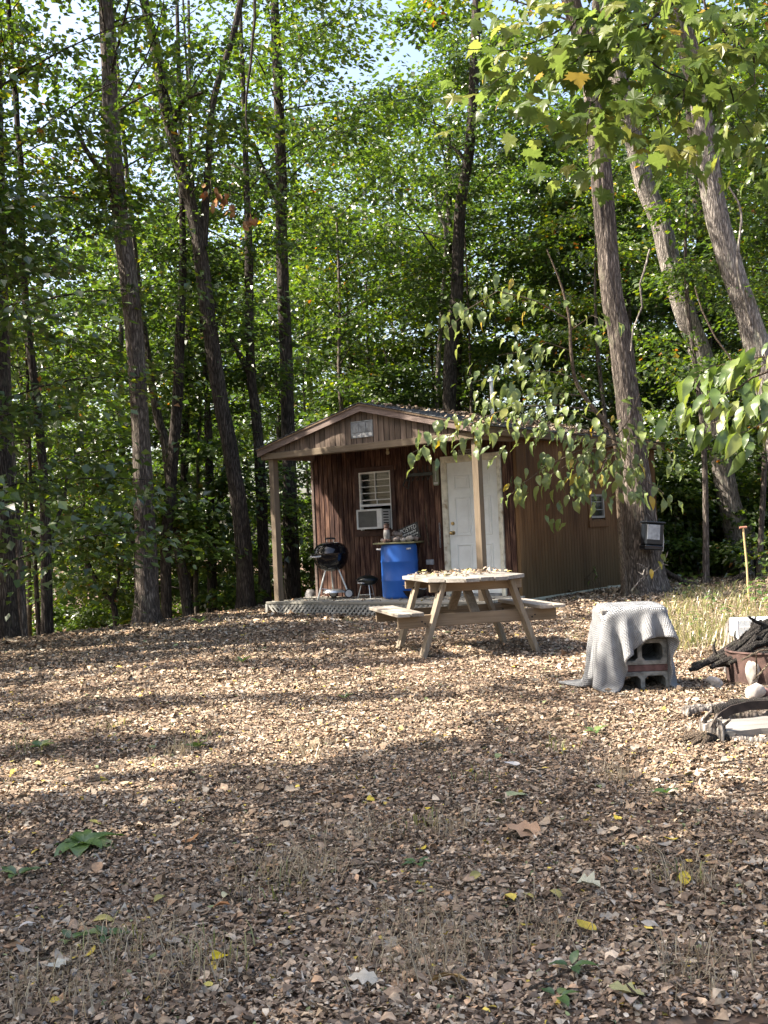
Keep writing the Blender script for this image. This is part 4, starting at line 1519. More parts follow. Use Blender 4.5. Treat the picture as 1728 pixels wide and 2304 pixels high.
BR = [  # branches of the brush heap: px, py, depth offset, radius
    ([(1552, 1508), (1600, 1488), (1650, 1462), (1690, 1428), (1735, 1400)], 8.6, .026, 'long dark branch at the near edge of the brush heap'),
    ([(1556, 1500), (1612, 1476), (1668, 1445), (1712, 1405), (1760, 1390)], 8.75, .034, 'thick charred branch sloping along the top of the brush heap'),
    ([(1600, 1500), (1650, 1480), (1700, 1452), (1750, 1430)], 8.5, .030, 'knotty dark branch low in the brush heap above the stones'),
    ([(1630, 1470), (1680, 1440), (1720, 1420), (1770, 1415)], 8.8, .030, 'grey brown branch lying across the middle of the brush heap'),
    ([(1640, 1490), (1690, 1475), (1740, 1470)], 8.45, .024, 'short dark branch against the rusty ring rim'),
    ([(1683, 1388), (1700, 1398), (1735, 1412), (1765, 1418)], 8.7, .014, 'thin twig poking up from the top of the brush heap'),
    ([(1620, 1482), (1665, 1468), (1700, 1435), (1725, 1440), (1760, 1450)], 8.6, .022, 'crooked branch in the heart of the brush heap'),
    ([(1670, 1440), (1700, 1412), (1740, 1404)], 9.0, .036, 'stout grey log end at the back of the brush heap'),
    ([(1585, 1497), (1640, 1472), (1675, 1455), (1740, 1447)], 8.7, .020, 'smooth black branch beneath the sloping charred one'),
    ([(1612, 1498), (1660, 1494), (1705, 1466), (1745, 1458)], 8.55, .026, 'bent branch above the pale stones by the fire ring'),
    ([(1668, 1485), (1692, 1473), (1715, 1463), (1760, 1460)], 8.2, .010, 'pale thin stick arching in front of the brush heap'),
    ([(1640, 1478), (1680, 1462), (1715, 1442), (1765, 1436)], 8.9, .034, 'broad dark log beneath the upper branches of the heap'),
    ([(1655, 1492), (1700, 1484), (1745, 1462), (1780, 1440)], 8.65, .030, 'short thick log lying over the ring rim'),
    ([(1625, 1490), (1665, 1458), (1690, 1420), (1712, 1396)], 8.95, .020, 'steep dark branch at the back of the brush heap'),
    ([(1700, 1430), (1735, 1422), (1775, 1440)], 8.8, .032, 'blackened log end at the right of the brush heap'),
    ([(1700, 1472), (1702, 1500), (1703, 1530)], 8.15, .007, 'pale upright twig in front of the rusty ring'),
    ([(1695, 1530), (1715, 1510), (1740, 1480)], 8.1, .007, 'slim slanting twig leaning on the rusty ring'),
]
r_ = np.random.default_rng(12)
for pts, Y, rad, lab in BR:
    W3 = [at(px, py, Y - .12 + .05 * k) for k, (px, py) in enumerate(pts)]
    dense = []
    for a, b in zip(W3[:-1], W3[1:]):
        for s in (0, .33, .66): dense.append(a.lerp(b, s) + Vector(r_.normal(0, rad * .16, 3)))
    dense.append(W3[-1])
    rr = [rad * (1 - .35 * abs(2 * k / (len(dense) - 1) - .9)) * r_.uniform(.85, 1.15) for k in range(len(dense))]
    base = dense[0]
    mb = MB().tube([x - base for x in dense], rr, 8)
    if rad > .018:
        for _ in range(2):
            k = r_.integers(2, len(dense) - 1)
            d = Vector(r_.normal(0, 1, 3)); d.z = abs(d.z); d.normalize()
            mb.tube([dense[k] - base, dense[k] - base + d * .07, dense[k] - base + d * .12 + Vector((.03, 0, .01))], [rad * .45, rad * .35, rad * .15], 6)
    o = mb.build('dead_branch', 'bark_charred' if rad > .012 else 'bark_twig', None, True)
    o.location = base
    tag(o, lab, 'branch', 'branches of the brush heap')
for px, py, s, mt, lab in [(1645, 1515, (.085, .06, .055), 'stone_grey', 'pale pink grey stone beneath the dark branches'), (1672, 1535, (.05, .045, .06), 'stone_grey', 'blue grey stone left of the upright pale stone'),
                           (1693, 1545, (.05, .045, .10), 'stone_pale', 'upright pale stone in front of the rusty ring'), (1610, 1548, (.07, .05, .045), 'stone_pale', 'low cream stone lying in the leaves left of the ring'),
                           (1630, 1508, (.08, .06, .05), 'stone', 'brown stone tucked under the lowest branch'), (1722, 1570, (.05, .05, .045), 'brick_red', 'reddish broken brick beside the white stone'),
                           (1700, 1576, (.055, .06, .06), 'stone_pale', 'round white stone above the curved iron band')]:
    q = gpt(px, py); stone_obj('stone', q - Vector((0, 0, .015)), s, mt, lab, group='stones around the fire ring', seed=int(px))
# curved iron band half out of the ground
ib = gpt(1608, 1640)
mb = MB()
pts = []
ctrl = [(1606, 1634, .02), (1608, 1618, .05), (1622, 1602, .09), (1645, 1588, .115), (1685, 1578, .12), (1728, 1576, .115), (1775, 1590, .08)]
base = None
P3 = [at(px, py, 6.72 + .03 * k) for k, (px, py, _) in enumerate(ctrl)]
base = Vector((P3[0].x, P3[0].y, gz(P3[0].x, P3[0].y)))
dn = []
for a, b in zip(P3[:-1], P3[1:]):
    for s in (0, .25, .5, .75): dn.append(a.lerp(b, s) - base)
for a, b in zip(dn[:-1], dn[1:]):
    mb.add([a, b, b - Vector((0, 0, .055)), a - Vector((0, 0, .055)), a + Vector((0, .012, 0)), b + Vector((0, .012, 0)), b + Vector((0, .012, -.055)), a + Vector((0, .012, -.055))],
           [(0, 3, 2, 1), (4, 5, 6, 7), (0, 1, 5, 4), (3, 7, 6, 2)])
o = mb.build('iron_band', 'iron_dark', None, True); o.location = base
tag(o, 'curved dark iron band rising from the leaves at the fire pit', 'iron band')


def limb(name, pts, Y, radii, mat, label, cat, seed=0, dY=0.0, group=None):
    W3 = [at(px, py, Y + dY * k) for k, (px, py) in enumerate(pts)]
    r = np.random.default_rng(seed)
    dn, rr = [], []
    for k, (a, b) in enumerate(zip(W3[:-1], W3[1:])):
        for s in (0, .25, .5, .75):
            dn.append(a.lerp(b, s) + Vector(r.normal(0, radii[0] * .15, 3))); rr.append(radii[k] * (1 - s) + radii[k + 1] * s)
    dn.append(W3[-1]); rr.append(radii[-1])
    o = MB().tube([x - dn[0] for x in dn], rr, 10).build(name, mat, None, True)
    o.location = dn[0]
    return tag(o, label, cat, group)


def lying_board(px, py, L, w, t, rz, mat, label, lift=0.0, tilt=0.0, name='board', cat='board'):
    q = gpt(px, py)
    mb = MB()
    n = 7
    r = np.random.default_rng(int(px * 3 + py))
    top = [(L * (i / n - .5), w / 2 * (1 + r.uniform(-.12, .12))) for i in range(n + 1)]
    bot = [(L * (i / n - .5), -w / 2 * (1 + r.uniform(-.12, .12))) for i in range(n + 1)][::-1]
    mb.prism([(x, y, 0) for x, y in top + bot][::-1], (0, 0, t))
    o = mb.build(name, mat, None)
    o.location = (q.x, q.y, q.z + lift); o.rotation_euler = (tilt, R(r.uniform(-3, 3)), rz)
    return tag(o, label, cat)


lying_board(1690, 1652, .50, .24, .05, R(-8), 'board_grey', 'split grey weathered board at the lower edge of the fire pit', .015, R(6))


def log_piece(pts, Y, r0, mat, label, name='log', cat='log'):
    W3 = [on_ground(px, py, r0 * .75) for px, py in pts]
    r = np.random.default_rng(int(pts[0][0]))
    dn, rr = [], []
    for k, (a, b) in enumerate(zip(W3[:-1], W3[1:])):
        for q_ in (0, .25, .5, .75):
            dn.append(a.lerp(b, q_) + Vector(r.normal(0, r0 * .12, 3))); rr.append(r0 * r.uniform(.85, 1.1))
    dn.append(W3[-1]); rr.append(r0 * .8)
    o = MB().tube([x - dn[0] for x in dn], rr, 10).build(name, mat, None, True)
    o.location = dn[0]
    return tag(o, label, cat)


log_piece([(1540, 1612), (1580, 1608), (1612, 1606), (1640, 1602)], 7.35, .040, 'bark_pale', 'grey rotten log piece left of the curved iron band')
log_piece([(1612, 1612), (1650, 1602), (1700, 1600), (1760, 1598)], 7.35, .050, 'bark_charred', 'black charred log under the curved iron band')
log_piece([(1618, 1632), (1660, 1624), (1710, 1622), (1770, 1618)], 7.10, .042, 'bark_brown', 'grey split log between the iron band and the board')
log_piece([(1650, 1670), (1690, 1672), (1730, 1674), (1780, 1672)], 6.45, .022, 'bark_pale', 'long pale root lying below the weathered board', 'root', 'root')
q = gpt(1618, 1668)
rs = empty('root_stump', q, 0, 'ragged rotten root stump with pale splinters at the fire pit', 'stump')
r_ = np.random.default_rng(31)
for i in range(9):
    a = r_.uniform(0, 6.28); x, y = r_.normal(0, .05), r_.normal(0, .05)
    h = r_.uniform(.05, .17)
    MB().tube([(x, y, -.03), (x + r_.normal(0, .02), y + r_.normal(0, .02), h * .6), (x + r_.normal(0, .04), y + r_.normal(0, .03), h)], [.035, .024, .007], 6).build('splinter', 'bark_pale' if i % 3 else 'bark_charred', rs)
for i in range(6):
    a = r_.uniform(2.2, 4.2)
    MB().tube([(0, 0, .03), (.12 * math.cos(a), .12 * math.sin(a), .04), (.30 * math.cos(a + .2), .24 * math.sin(a + .2), .005)], [.025, .018, .006], 6).build('root', 'bark_twig', rs)
# white wire rack and old pale stump at the right edge
q = gpt(1705, 1452)
q = Vector((q.x, q.y + .9, gz(q.x, q.y + .9)))
wr = empty('wire_rack', at(1663, 1432, 9.7), R(-4), 'white wire rack standing behind the brush heap', 'wire rack')
mb = MB()
for i in range(8): mb.tube([(i * .05, 0, 0), (i * .05, 0, .16)], .0035, 5)
wv = mb.build('upright_wire', 'wire_white', wr); wv['kind'] = 'stuff'
for j in range(3): MB().tube([(-.005, -.004, .01 + .07 * j), (.36, -.004, .01 + .07 * j)], .004, 5).build('cross_wire', 'wire_white', wr)
box_obj('tray', (-.01, .02, -.02), (.40, .30, .14), 'paint_white', wr, .006)
MB().tube([(-.01, -.003, -.12), (-.01, -.003, .17)], .006, 6).build('leg', 'wire_white', wr)
MB().tube([(.36, -.003, -.12), (.36, -.003, .17)], .006, 6).build('leg', 'wire_white', wr)
q = at(1652, 1420, 10.6)
st = empty('stump', (q.x, q.y, gz(q.x, q.y)), 0, 'short pale broken stump in the sunlit grass behind the brush heap', 'stump')
MB().lathe([(.11, -.1), (.10, .05), (.09, .16), (.075, .22), (.01, .18)], 12).build('trunk', 'bark_pale', st, True)
for i in range(5):
    a = i * 1.25
    MB().tube([(.07 * math.cos(a), .07 * math.sin(a), .15), (.075 * math.cos(a), .075 * math.sin(a), .24 + .04 * math.sin(i * 2.2))], [.03, .008], 6).build('splinter', 'bark_pale', st)

# rake: long yellow handle planted head-up
q = gpt(1685, 1352)
rk2 = empty('wooden_rake', q, 0, 'yellow wooden pole with a short crossbar standing upright in the grass', 'pole')
topq = at(1672, 1187, q.y)
d = topq - q
MB().tube([Vector((0, 0, -.05)), d * .5 + Vector((.01, 0, 0)), d], .014, 8).build('handle', 'pole_yellow', rk2, True)
MB().tube([d + Vector((-.05, 0, .0)), d + Vector((.05, 0, .004))], .015, 8).build('crossbar', 'orange', rk2, True)
# black camp chair shape hanging by the lit trunk
q = at(1683, 1275, 20.3)
bg = empty('backpack', q, 0, 'black harness bag hanging against the sunlit leaning tree', 'bag')
MB().tube([(-.10, 0, -.42), (-.13, 0, -.1), (-.08, 0, .20), (.04, -.02, .26), (.14, -.02, .16), (.17, 0, -.1), (.13, 0, -.40)], [.035, .05, .05, .055, .05, .05, .03], 10).build('shoulder_strap', 'strap_black', bg, True)
box_obj('pouch', (-.07, -.05, -.34), (.13, .06, -.20), 'fabric_navy', bg, .03)
box_obj('reflective_band', (-.065, -.053, -.25), (.125, -.0505, -.225), 'panel_grey', bg, 0)
MB().tube([(-.08, 0, -.40), (-.10, .0, -.60), (-.06, 0, -.66), (-.02, 0, -.45)], .025, 8).build('leg_strap', 'strap_black', bg, True)


limb('fallen_limb', [(1490, 1280), (1535, 1308), (1585, 1324), (1636, 1330), (1655, 1305), (1680, 1290)], 18.4, [.04, .05, .06, .07, .06, .045], 'bark_dark', 'long dark fallen limb curving across the forest floor', 'limb', 3, .12)


# ------------------------------------------------------------------ trees
def rough_trunk(name, pts, radii, mat, parent=None, sides=20, seed=0, ridge=.06, ring=.10, flare=True, cap=True):
    """Tapered trunk along a path: ridged, slightly lumpy, flaring into roots at the foot."""
    pts = [Vector(p) for p in pts]
    dn, rr, acc = [], [], []
    L = 0
    # Catmull-Rom through the points
    P = [pts[0] * 2 - pts[1]] + pts + [pts[-1] * 2 - pts[-2]]
    for i in range(1, len(P) - 2):
        a, b, c, d = P[i - 1], P[i], P[i + 1], P[i + 2]
        n = max(2, int((c - b).length / ring))
        for k in range(n):
            t = k / n
            dn.append(.5 * ((2 * b) + (c - a) * t + (2 * a - 5 * b + 4 * c - d) * t * t + (3 * b - a - 3 * c + d) * t ** 3))
            rr.append(radii[i - 1] * (1 - t) + radii[i] * t)
    dn.append(pts[-1]); rr.append(radii[-1])
    n = len(dn)
    A = np.array([list(p) for p in dn]); Rr = np.array(rr)
    T = norm(np.gradient(A, axis=0))
    X = norm(np.cross(T, np.array([0.13, 1.0, 0.07])))
    Yv = np.cross(T, X)
    s = np.concatenate([[0], np.cumsum(np.linalg.norm(np.diff(A, axis=0), axis=1))])
    th = np.arange(sides) * 2 * PI / sides
    TH, SS = np.meshgrid(th, s)
    r0 = Rr[0]
    c = np.cos(TH) * 3.2 * max(1, r0 * 6); sn = np.sin(TH) * 3.2 * max(1, r0 * 6)
    nz = vnoise(c * 1.3 + seed * 3.7, sn * 1.3 + SS * 1.4, seed) - .5
    nz2 = vnoise(c * 2.9 + SS * .5, sn * 2.9 + SS * 2.2 + seed, seed + 5) - .5
    lump = vnoise(np.cos(TH) * .8 + seed, np.sin(TH) * .8 + SS * .9, seed + 9) - .5
    rad = Rr[:, None] * (1 + ridge * (nz * 2.0 + nz2 * 1.3) + .16 * lump)
    if flare:
        fl = np.exp(-SS / (.10 + r0 * 1.1))
        rad = rad * (1 + fl * (.32 + .35 * np.clip(np.sin(TH * 4 + seed) + .4 * np.sin(TH * 7 + seed * 2), 0, 1.2)))
    V = A[:, None, :] + X[:, None, :] * (np.cos(TH) * rad)[..., None] + Yv[:, None, :] * (np.sin(TH) * rad)[..., None]
    i = np.arange(n * sides).reshape(n, sides)
    j = np.roll(i, -1, 1)
    F = np.stack([i[:-1], j[:-1], j[1:], i[1:]], -1).reshape(-1, 4)
    me = np_mesh(name, V.reshape(-1, 3), F, True)
    return link(name, me, parent, mat)


def branches_obj(B, parent, mat='bark_dark', lo=4, name='branches'):
    V, F = [], []
    n0 = 0
    for pts, r in B:
        P = np.array(pts)
        T = norm(np.gradient(P, axis=0))
        X = norm(np.cross(T, np.array([.1, .2, 1.0]))); Y = np.cross(T, X)
        rad = r * np.linspace(1, .25, len(P))
        ring = np.stack([P + X * (rad * math.cos(a))[:, None] + Y * (rad * math.sin(a))[:, None] for a in np.arange(lo) * 2 * PI / lo], 1)
        V.append(ring.reshape(-1, 3))
        i = np.arange(len(P) * lo).reshape(len(P), lo) + n0; j = np.roll(i, -1, 1)
        F.append(np.stack([i[:-1], j[:-1], j[1:], i[1:]], -1).reshape(-1, 4))
        n0 += len(P) * lo
    me = np_mesh(name, np.concatenate(V), np.concatenate(F), True)
    return link(name, me, parent, mat)


# shared crowns: leaves + branches, origin at the foot of the crown
CROWN = {}


def make_crown_type(key, seed, nb, z0, z1, Rr, shape, nspray, per, sr, leaf, tilt=.45, flat=.2):
    rng = np.random.default_rng(seed)
    C, D, B = crown_points(rng, nb, z0, z1, Rr, shape, nspray, sr)
    P, d, N, L = crown_leaves(rng, C, D, per, sr, leaf, tilt, flat)
    CROWN[key] = [tri_leaves('crown', P, d, N, L, rng), B, None]


make_crown_type('under_a', 1, 16, .6, 6.2, 2.5, 'layer', 13, 30, .55, .115, .38, .16)
make_crown_type('under_b', 2, 14, .4, 5.2, 2.9, 'layer', 15, 29, .6, .12, .36, .15)
make_crown_type('under_c', 3, 18, .8, 7.5, 2.2, 'column', 12, 29, .5, .11, .42, .2)
make_crown_type('dome_a', 4, 18, 0, 7.5, 3.4, 'dome', 15, 36, .6, .115, .5, .3)
make_crown_type('dome_b', 5, 16, 0, 6.5, 3.8, 'dome', 15, 26, .8, .155, .5, .3)
make_crown_type('shrub_a', 6, 10, .1, 1.7, 1.1, 'column', 10, 34, .32, .095, .5, .3)
make_crown_type('shrub_b', 7, 9, .1, 2.6, 1.3, 'layer', 10, 36, .36, .10, .45, .2)


def put_crown(tree, key, loc, sc=1.0, rz=0.0, mat='leaf_forest'):
    me, B, br = CROWN[key]
    o = link('crown', me, tree)
    if not me.materials: me.materials.append(MATS[mat])
    o.location = loc; o.scale = (sc, sc, sc * .95); o.rotation_euler = (0, 0, rz)
    if br is None:
        b = branches_obj(B, tree)
        CROWN[key][2] = b.data
    else:
        b = link('branches', br, tree)
    b['kind'] = 'stuff'
    b.location = loc; b.scale = o.scale; b.rotation_euler = o.rotation_euler
    return o


def own_crown(tree, org_world, loc, seed, nb, z0, z1, Rr, shape, nspray, per, sr, leaf, tilt=.45, flat=.2):
    rng = np.random.default_rng(seed)
    C, D, B = crown_points(rng, nb, z0, z1, Rr, shape, nspray, sr)
    P, d, N, L = crown_leaves(rng, C, D, per, sr, leaf, tilt, flat)
    # only crowns left of the clearing stand between it and the sun
    me = masked_crown('crown', rng, P, d, N, L, org_world) if org_world[0] < 1.0 else tri_leaves('crown', P, d, N, L, rng)
    o = link('crown', me, tree, 'leaf_forest'); o.location = loc
    b = branches_obj(B, tree); b.location = loc; b['kind'] = 'stuff'
    return o


def px_tree(name, label, Y, path, mat, extra=(), seed=0, sides=20, top=13.0, crown=None, own=None, group=None, ridge=.06, base_y=True, cat='tree'):
    """A tree whose trunk follows photo measurements (px, py, width) at distance Y."""
    pts, rad = [], []
    for px, py, w in path:
        q = at(px, py, Y)
        pts.append(q); rad.append(w / 2 / FPX * Y)
    b = pts[0]
    zg = gz(b.x, b.y)
    b = Vector((b.x, b.y, zg))
    pts[0] = Vector((b.x, b.y, zg - .12))
    d = (pts[-1] - pts[-2]).normalized()
    while pts[-1].z < zg + top:
        d = (d + Vector((0, 0, .25))).normalized()
        pts.append(pts[-1] + d * 1.6); rad.append(rad[-1] * .82)
    t = empty(name, b, 0, label, cat, group)
    rough_trunk('trunk', [p - b for p in pts], rad, mat, t, sides, seed, ridge)
    for e in extra:
        ep = [at(px, py, Y + dy) - b for px, py, w, dy in e]
        er = [w / 2 / FPX * Y for px, py, w, dy in e]
        rough_trunk('branch', ep, er, mat, t, 10, seed + 3, .05, .15, False)
    if crown:
        for key, zf, sc in crown:
            k = min(range(len(pts)), key=lambda i: abs(pts[i].z - zg - zf))
            put_crown(t, key, pts[k] - b - Vector((0, 0, 0)), sc, seed * 1.7)
    if own:
        for (zf, Rr, hh, nb, ns, per, lf, shape) in own:
            k = min(range(len(pts)), key=lambda i: abs(pts[i].z - zg - zf))
            loc = pts[k] - b
            own_crown(t, pts[k], loc, seed + 50, nb, 0, hh, Rr, shape, ns, per, .6, lf)
    return t


# big trunks read off the photograph, bottom to top
px_tree('oak_tree', 'thick upright grey trunk at the left edge of the clearing', 18.2,
        [(333, 1400, 52), (329, 1249, 46), (321, 1080, 43), (314, 911, 41), (302, 742, 40), (286, 600, 39), (271, 495, 38), (253, 312, 36), (245, 156, 34), (237, 0, 32)],
        'bark_brown', [[(262, 400, 22, 0), (225, 380, 14, -.3), (190, 330, 10, -.6), (165, 270, 8, -.8)]], 11, 40, own=[(8.5, 3.2, 6, 14, 14, 44, .12, 'dome')], ridge=.07)
px_tree('oak_tree', 'tall dark trunk leaning left with a forked limb beside the porch', 20.0,
        [(555, 1378, 38), (544, 1185, 36), (519, 1016, 35), (494, 890, 34), (472, 742, 34), (463, 677, 33), (448, 547, 31), (422, 432, 29), (396, 338, 27), (370, 224, 26), (349, 104, 24), (323, 0, 21)],
        'bark_dark', [[(456, 560, 22, 0), (462, 470, 18, .1), (470, 350, 16, .1), (472, 292, 15, 0), (484, 208, 16, 0), (521, 94, 16, 0), (542, 0, 14, 0), (560, -70, 12, 0)], [(385, 300, 14, 0), (410, 230, 10, -.4), (465, 205, 7, -.8)]], 12, 32, own=[(9.5, 3.0, 6, 12, 13, 44, .12, 'dome')])
px_tree('hickory_tree', 'straight dark trunk rising behind the left porch post', 23.0,
        [(658, 1348, 34), (652, 1122, 33), (646, 911, 30), (643, 784, 30), (638, 677, 28), (633, 520, 26), (633, 406, 25), (628, 260, 23), (620, 52, 20), (618, 0, 18)],
        'bark_dark', [[(628, 460, 16, 0), (612, 420, 13, 0), (588, 372, 12, -.3), (570, 320, 8, -.6)]], 13, 28, crown=[('dome_b', 8.6, .8)])
px_tree('hickory_tree', 'slimmer dark trunk just left of the porch post', 21.5,
        [(597, 1378, 27), (593, 1249, 25), (584, 1037, 24), (572, 900, 23), (567, 869, 22), (561, 742, 21), (560, 573, 18), (556, 450, 14)],
        'bark_dark', [[(566, 850, 15, 0), (530, 780, 12, -.1), (505, 730, 11, -.2), (470, 660, 8, -.3)]], 14, 22, own=[(7.4, 2.4, 5, 13, 12, 32, .10, 'dome')])
px_tree('maple_tree', 'slender trunk standing left of the thick grey trunk', 17.6,
        [(105, 1425, 27), (105, 1291, 24), (99, 1101, 22), (84, 911, 20), (63, 742, 17), (52, 573, 15), (47, 365, 13), (42, 312, 12), (18, 0, 11)],
        'bark_dark', [[(108, 1250, 10, 0), (125, 1180, 9, 0), (145, 1120, 8, .1), (150, 1070, 6, .1)]], 15, 20, own=[(6.0, 2.8, 6, 14, 13, 42, .11, 'layer')])
px_tree('oak_tree', 'heavy dark trunk cut off by the left border of the view', 16.6,
        [(12, 1448, 62), (8, 1250, 52), (4, 1080, 48), (-4, 911, 44), (-10, 600, 40), (-14, 300, 36)], 'bark_dark', (), 16, 30, own=[(6.5, 3.2, 6, 13, 13, 44, .12, 'dome')])
px_tree('maple_tree', 'paler thin trunk against the heavy trunk at the left border', 17.2,
        [(52, 1432, 24), (44, 1290, 21), (32, 1130, 20), (22, 980, 18), (15, 800, 16), (8, 500, 13)], 'bark_brown', (), 17, 18, own=[(5.0, 2.6, 5, 12, 12, 42, .11, 'layer')])
px_tree('maple_tree', 'very thin pole trunk between the two left trees', 19.5,
        [(88, 1402, 11), (80, 1290, 10), (72, 1164, 9), (66, 1000, 8), (60, 800, 7)], 'bark_dark', (), 18, 12, own=[(3.6, 2.0, 4.6, 12, 11, 32, .10, 'layer')], top=9)
px_tree('maple_tree', 'trunk right behind the thick grey trunk that bends right as it rises', 20.2,
        [(375, 1398, 24), (373, 1249, 25), (386, 1080, 26), (399, 911, 23), (405, 742, 20), (412, 600, 17), (410, 480, 13)], 'bark_dark', (), 19, 22, own=[(5.5, 2.0, 6.4, 14, 12, 30, .10, 'column')])
px_tree('maple_tree', 'trunk that crosses its neighbour leaning left with light patches', 21.0,
        [(428, 1388, 24), (411, 1290, 23), (392, 1185, 22), (375, 1016, 21), (354, 932, 20), (333, 805, 17), (318, 690, 14)], 'bark_brown', (), 20, 20, own=[(5.0, 2.3, 5.2, 13, 12, 30, .10, 'layer')])
px_tree('maple_tree', 'dark trunk behind the two crossing trunks', 22.5,
        [(440, 1382, 22), (426, 1250, 20), (418, 1164, 19), (415, 1058, 18), (420, 880, 16), (425, 700, 13)], 'bark_dark', (), 21, 18, own=[(6.5, 2.4, 5, 12, 12, 30, .10, 'dome')])
px_tree('elm_tree', 'dark trunk dividing low into a V left of the leaning trunk', 21.8,
        [(472, 1386, 22), (477, 1250, 21), (474, 1160, 20), (472, 1060, 16), (470, 960, 14), (460, 820, 11)], 'bark_dark', [[(477, 1215, 15, 0), (489, 1164, 14, 0), (500, 1100, 13, .1), (508, 1040, 11, .2), (514, 930, 9, .3)]], 22, 18, own=[(5.5, 2.2, 4.2, 12, 13, 30, .10, 'layer')])
px_tree('hornbeam_tree', 'small crooked dark tree arching left beyond the crest', 20.8,
        [(264, 1402, 16), (258, 1370, 14), (240, 1341, 12), (207, 1290, 11), (195, 1262, 10), (160, 1225, 9), (118, 1206, 7), (90, 1170, 5)], 'bark_dark', [[(250, 1355, 9, 0), (268, 1300, 7, .1), (262, 1240, 5, .2)]], 23, 12, top=0, crown=[('shrub_b', 1.4, .9)])
px_tree('hornbeam_tree', 'thin curved dark stem leaning against the thick grey trunk', 20.0,
        [(308, 1400, 8), (306, 1300, 8), (304, 1236, 8), (278, 1172, 8), (262, 1130, 7), (249, 1092, 6)], 'bark_dark', (), 24, 10, top=0, crown=[('shrub_b', 2.0, .7)])
# right-hand group
px_tree('hickory_tree', 'dark curving trunk above the cabin roof in the middle of the view', 26.0,
        [(1012, 1300, 34), (1010, 900, 30), (1020, 740, 28), (1028, 651, 26), (1031, 547, 26), (1038, 443, 25), (1054, 354, 24), (1064, 224, 22), (1070, 68, 20), (1072, 0, 18)], 'bark_dark', [[(1050, 370, 10, 0), (1030, 340, 8, 0), (1000, 322, 6, .2)]], 25, 26, crown=[('dome_b', 9.5, .62)])
px_tree('dead_tree', 'bleached leafless trunk left of the dark curving trunk', 27.5,
        [(968, 1300, 14), (985, 850, 11), (1003, 547, 9), (992, 490, 8), (980, 443, 7), (984, 400, 4)], 'bark_pale', [[(988, 470, 5, 0), (1005, 435, 4, 0), (1022, 395, 2.5, 0)]], 26, 10, top=0)
px_tree('oak_tree', 'stout reddish brown trunk in front of the cabin side wall', 17.2,
        [(1449, 1350, 84), (1446, 1240, 70), (1438, 1123, 62), (1424, 1000, 55), (1410, 890, 52), (1397, 770, 50), (1391, 732, 49), (1377, 660, 47), (1364, 521, 46), (1351, 365, 45), (1335, 208, 43), (1322, 130, 42), (1304, 60, 41), (1285, 0, 40)],
        'bark_brown', [[(1335, 190, 24, 0), (1338, 100, 20, -.1), (1342, 0, 17, -.2), (1346, -80, 15, -.3)]], 27, 56, own=[(9.0, 3.0, 6, 12, 13, 44, .12, 'dome')], ridge=.09)
px_tree('oak_tree', 'pale trunk leaning left between the two large right trunks', 21.5,
        [(1690, 1305, 84), (1672, 1235, 60), (1653, 1180, 52), (1639, 1123, 47), (1620, 1021, 44), (1595, 900, 46), (1583, 819, 46), (1565, 765, 47), (1544, 710, 47), (1510, 599, 47), (1484, 495, 46), (1452, 417, 44), (1426, 312, 41), (1395, 193, 40), (1372, 100, 34)],
        'bark_pale', (), 28, 48, own=[(10, 3.0, 5, 10, 12, 44, .12, 'dome')], ridge=.08)
px_tree('oak_tree', 'sunlit reddish trunk leaning left at the right border', 18.4,
        [(1800, 1300, 86), (1765, 1050, 68), (1735, 890, 62), (1702, 775, 60), (1676, 690, 52), (1645, 599, 51), (1609, 469, 49), (1593, 365, 48), (1577, 250, 44), (1560, 160, 44), (1536, 68, 42), (1504, 0, 40)],
        'bark_pale', [[(1690, 730, 7, -.2), (1660, 600, 6, -.3), (1668, 480, 5, -.3), (1640, 420, 4, -.3)]], 29, 48, own=[(9.5, 3.0, 6, 10, 12, 44, .12, 'dome')], ridge=.09)
px_tree('hickory_tree', 'dark trunk in shadow behind the pale leaning one', 28.0,
        [(1650, 1290, 34), (1628, 960, 30), (1614, 810, 28), (1600, 720, 27), (1592, 640, 26), (1575, 500, 24), (1560, 350, 20)], 'bark_dark', (), 30, 18, crown=[('dome_a', 9.5, .7)])
px_tree('maple_tree', 'thin straight trunk at the right border beside the black bag', 20.0,
        [(1708, 1312, 15), (1713, 1200, 13), (1719, 1080, 12), (1726, 900, 11), (1735, 700, 10)], 'bark_brown', (), 31, 12, top=9, crown=[('under_a', 5.0, .7)])

# black bucket-like box strapped to the stout trunk
q = at(1466, 1203, 16.75)
bx = empty('feeder_box', q, R(12), 'black plastic box with a grey window hanging on the stout trunk', 'box')
TM = Matrix.Rotation(R(6), 4, 'Y')
def bxo(n, a, b, m_, bev=.006):
    o = box_obj(n, a, b, m_, bx, bev); o.matrix_local = TM; return o
bxo('housing', (-.135, -.10, -.16), (.155, .10, .17), 'plastic_black', .02)
bxo('lid', (-.15, -.115, .171), (.17, .115, .20), 'plastic_black', .01)
bxo('window_panel', (-.118, -.106, -.075), (.085, -.101, .15), 'panel_grey', .003)
bxo('base_tray', (-.145, -.112, -.23), (.15, .11, -.162), 'plastic_black', .012)
bxo('trim_line', (-.142, -.1145, -.19), (.147, -.1125, -.182), 'brown_trim', 0)
MB().tube([(.165, -.03, .17), (.172, -.03, -.12), (.165, 0, -.26)], .012, 6).build('clasp', 'hub_white', bx, True)
MB().tube([(-.08, .10, .19), (-.05, .22, .36), (.05, .24, .36), (.10, .10, .19)], .006, 6).build('hanging_strap', 'rubber', bx)


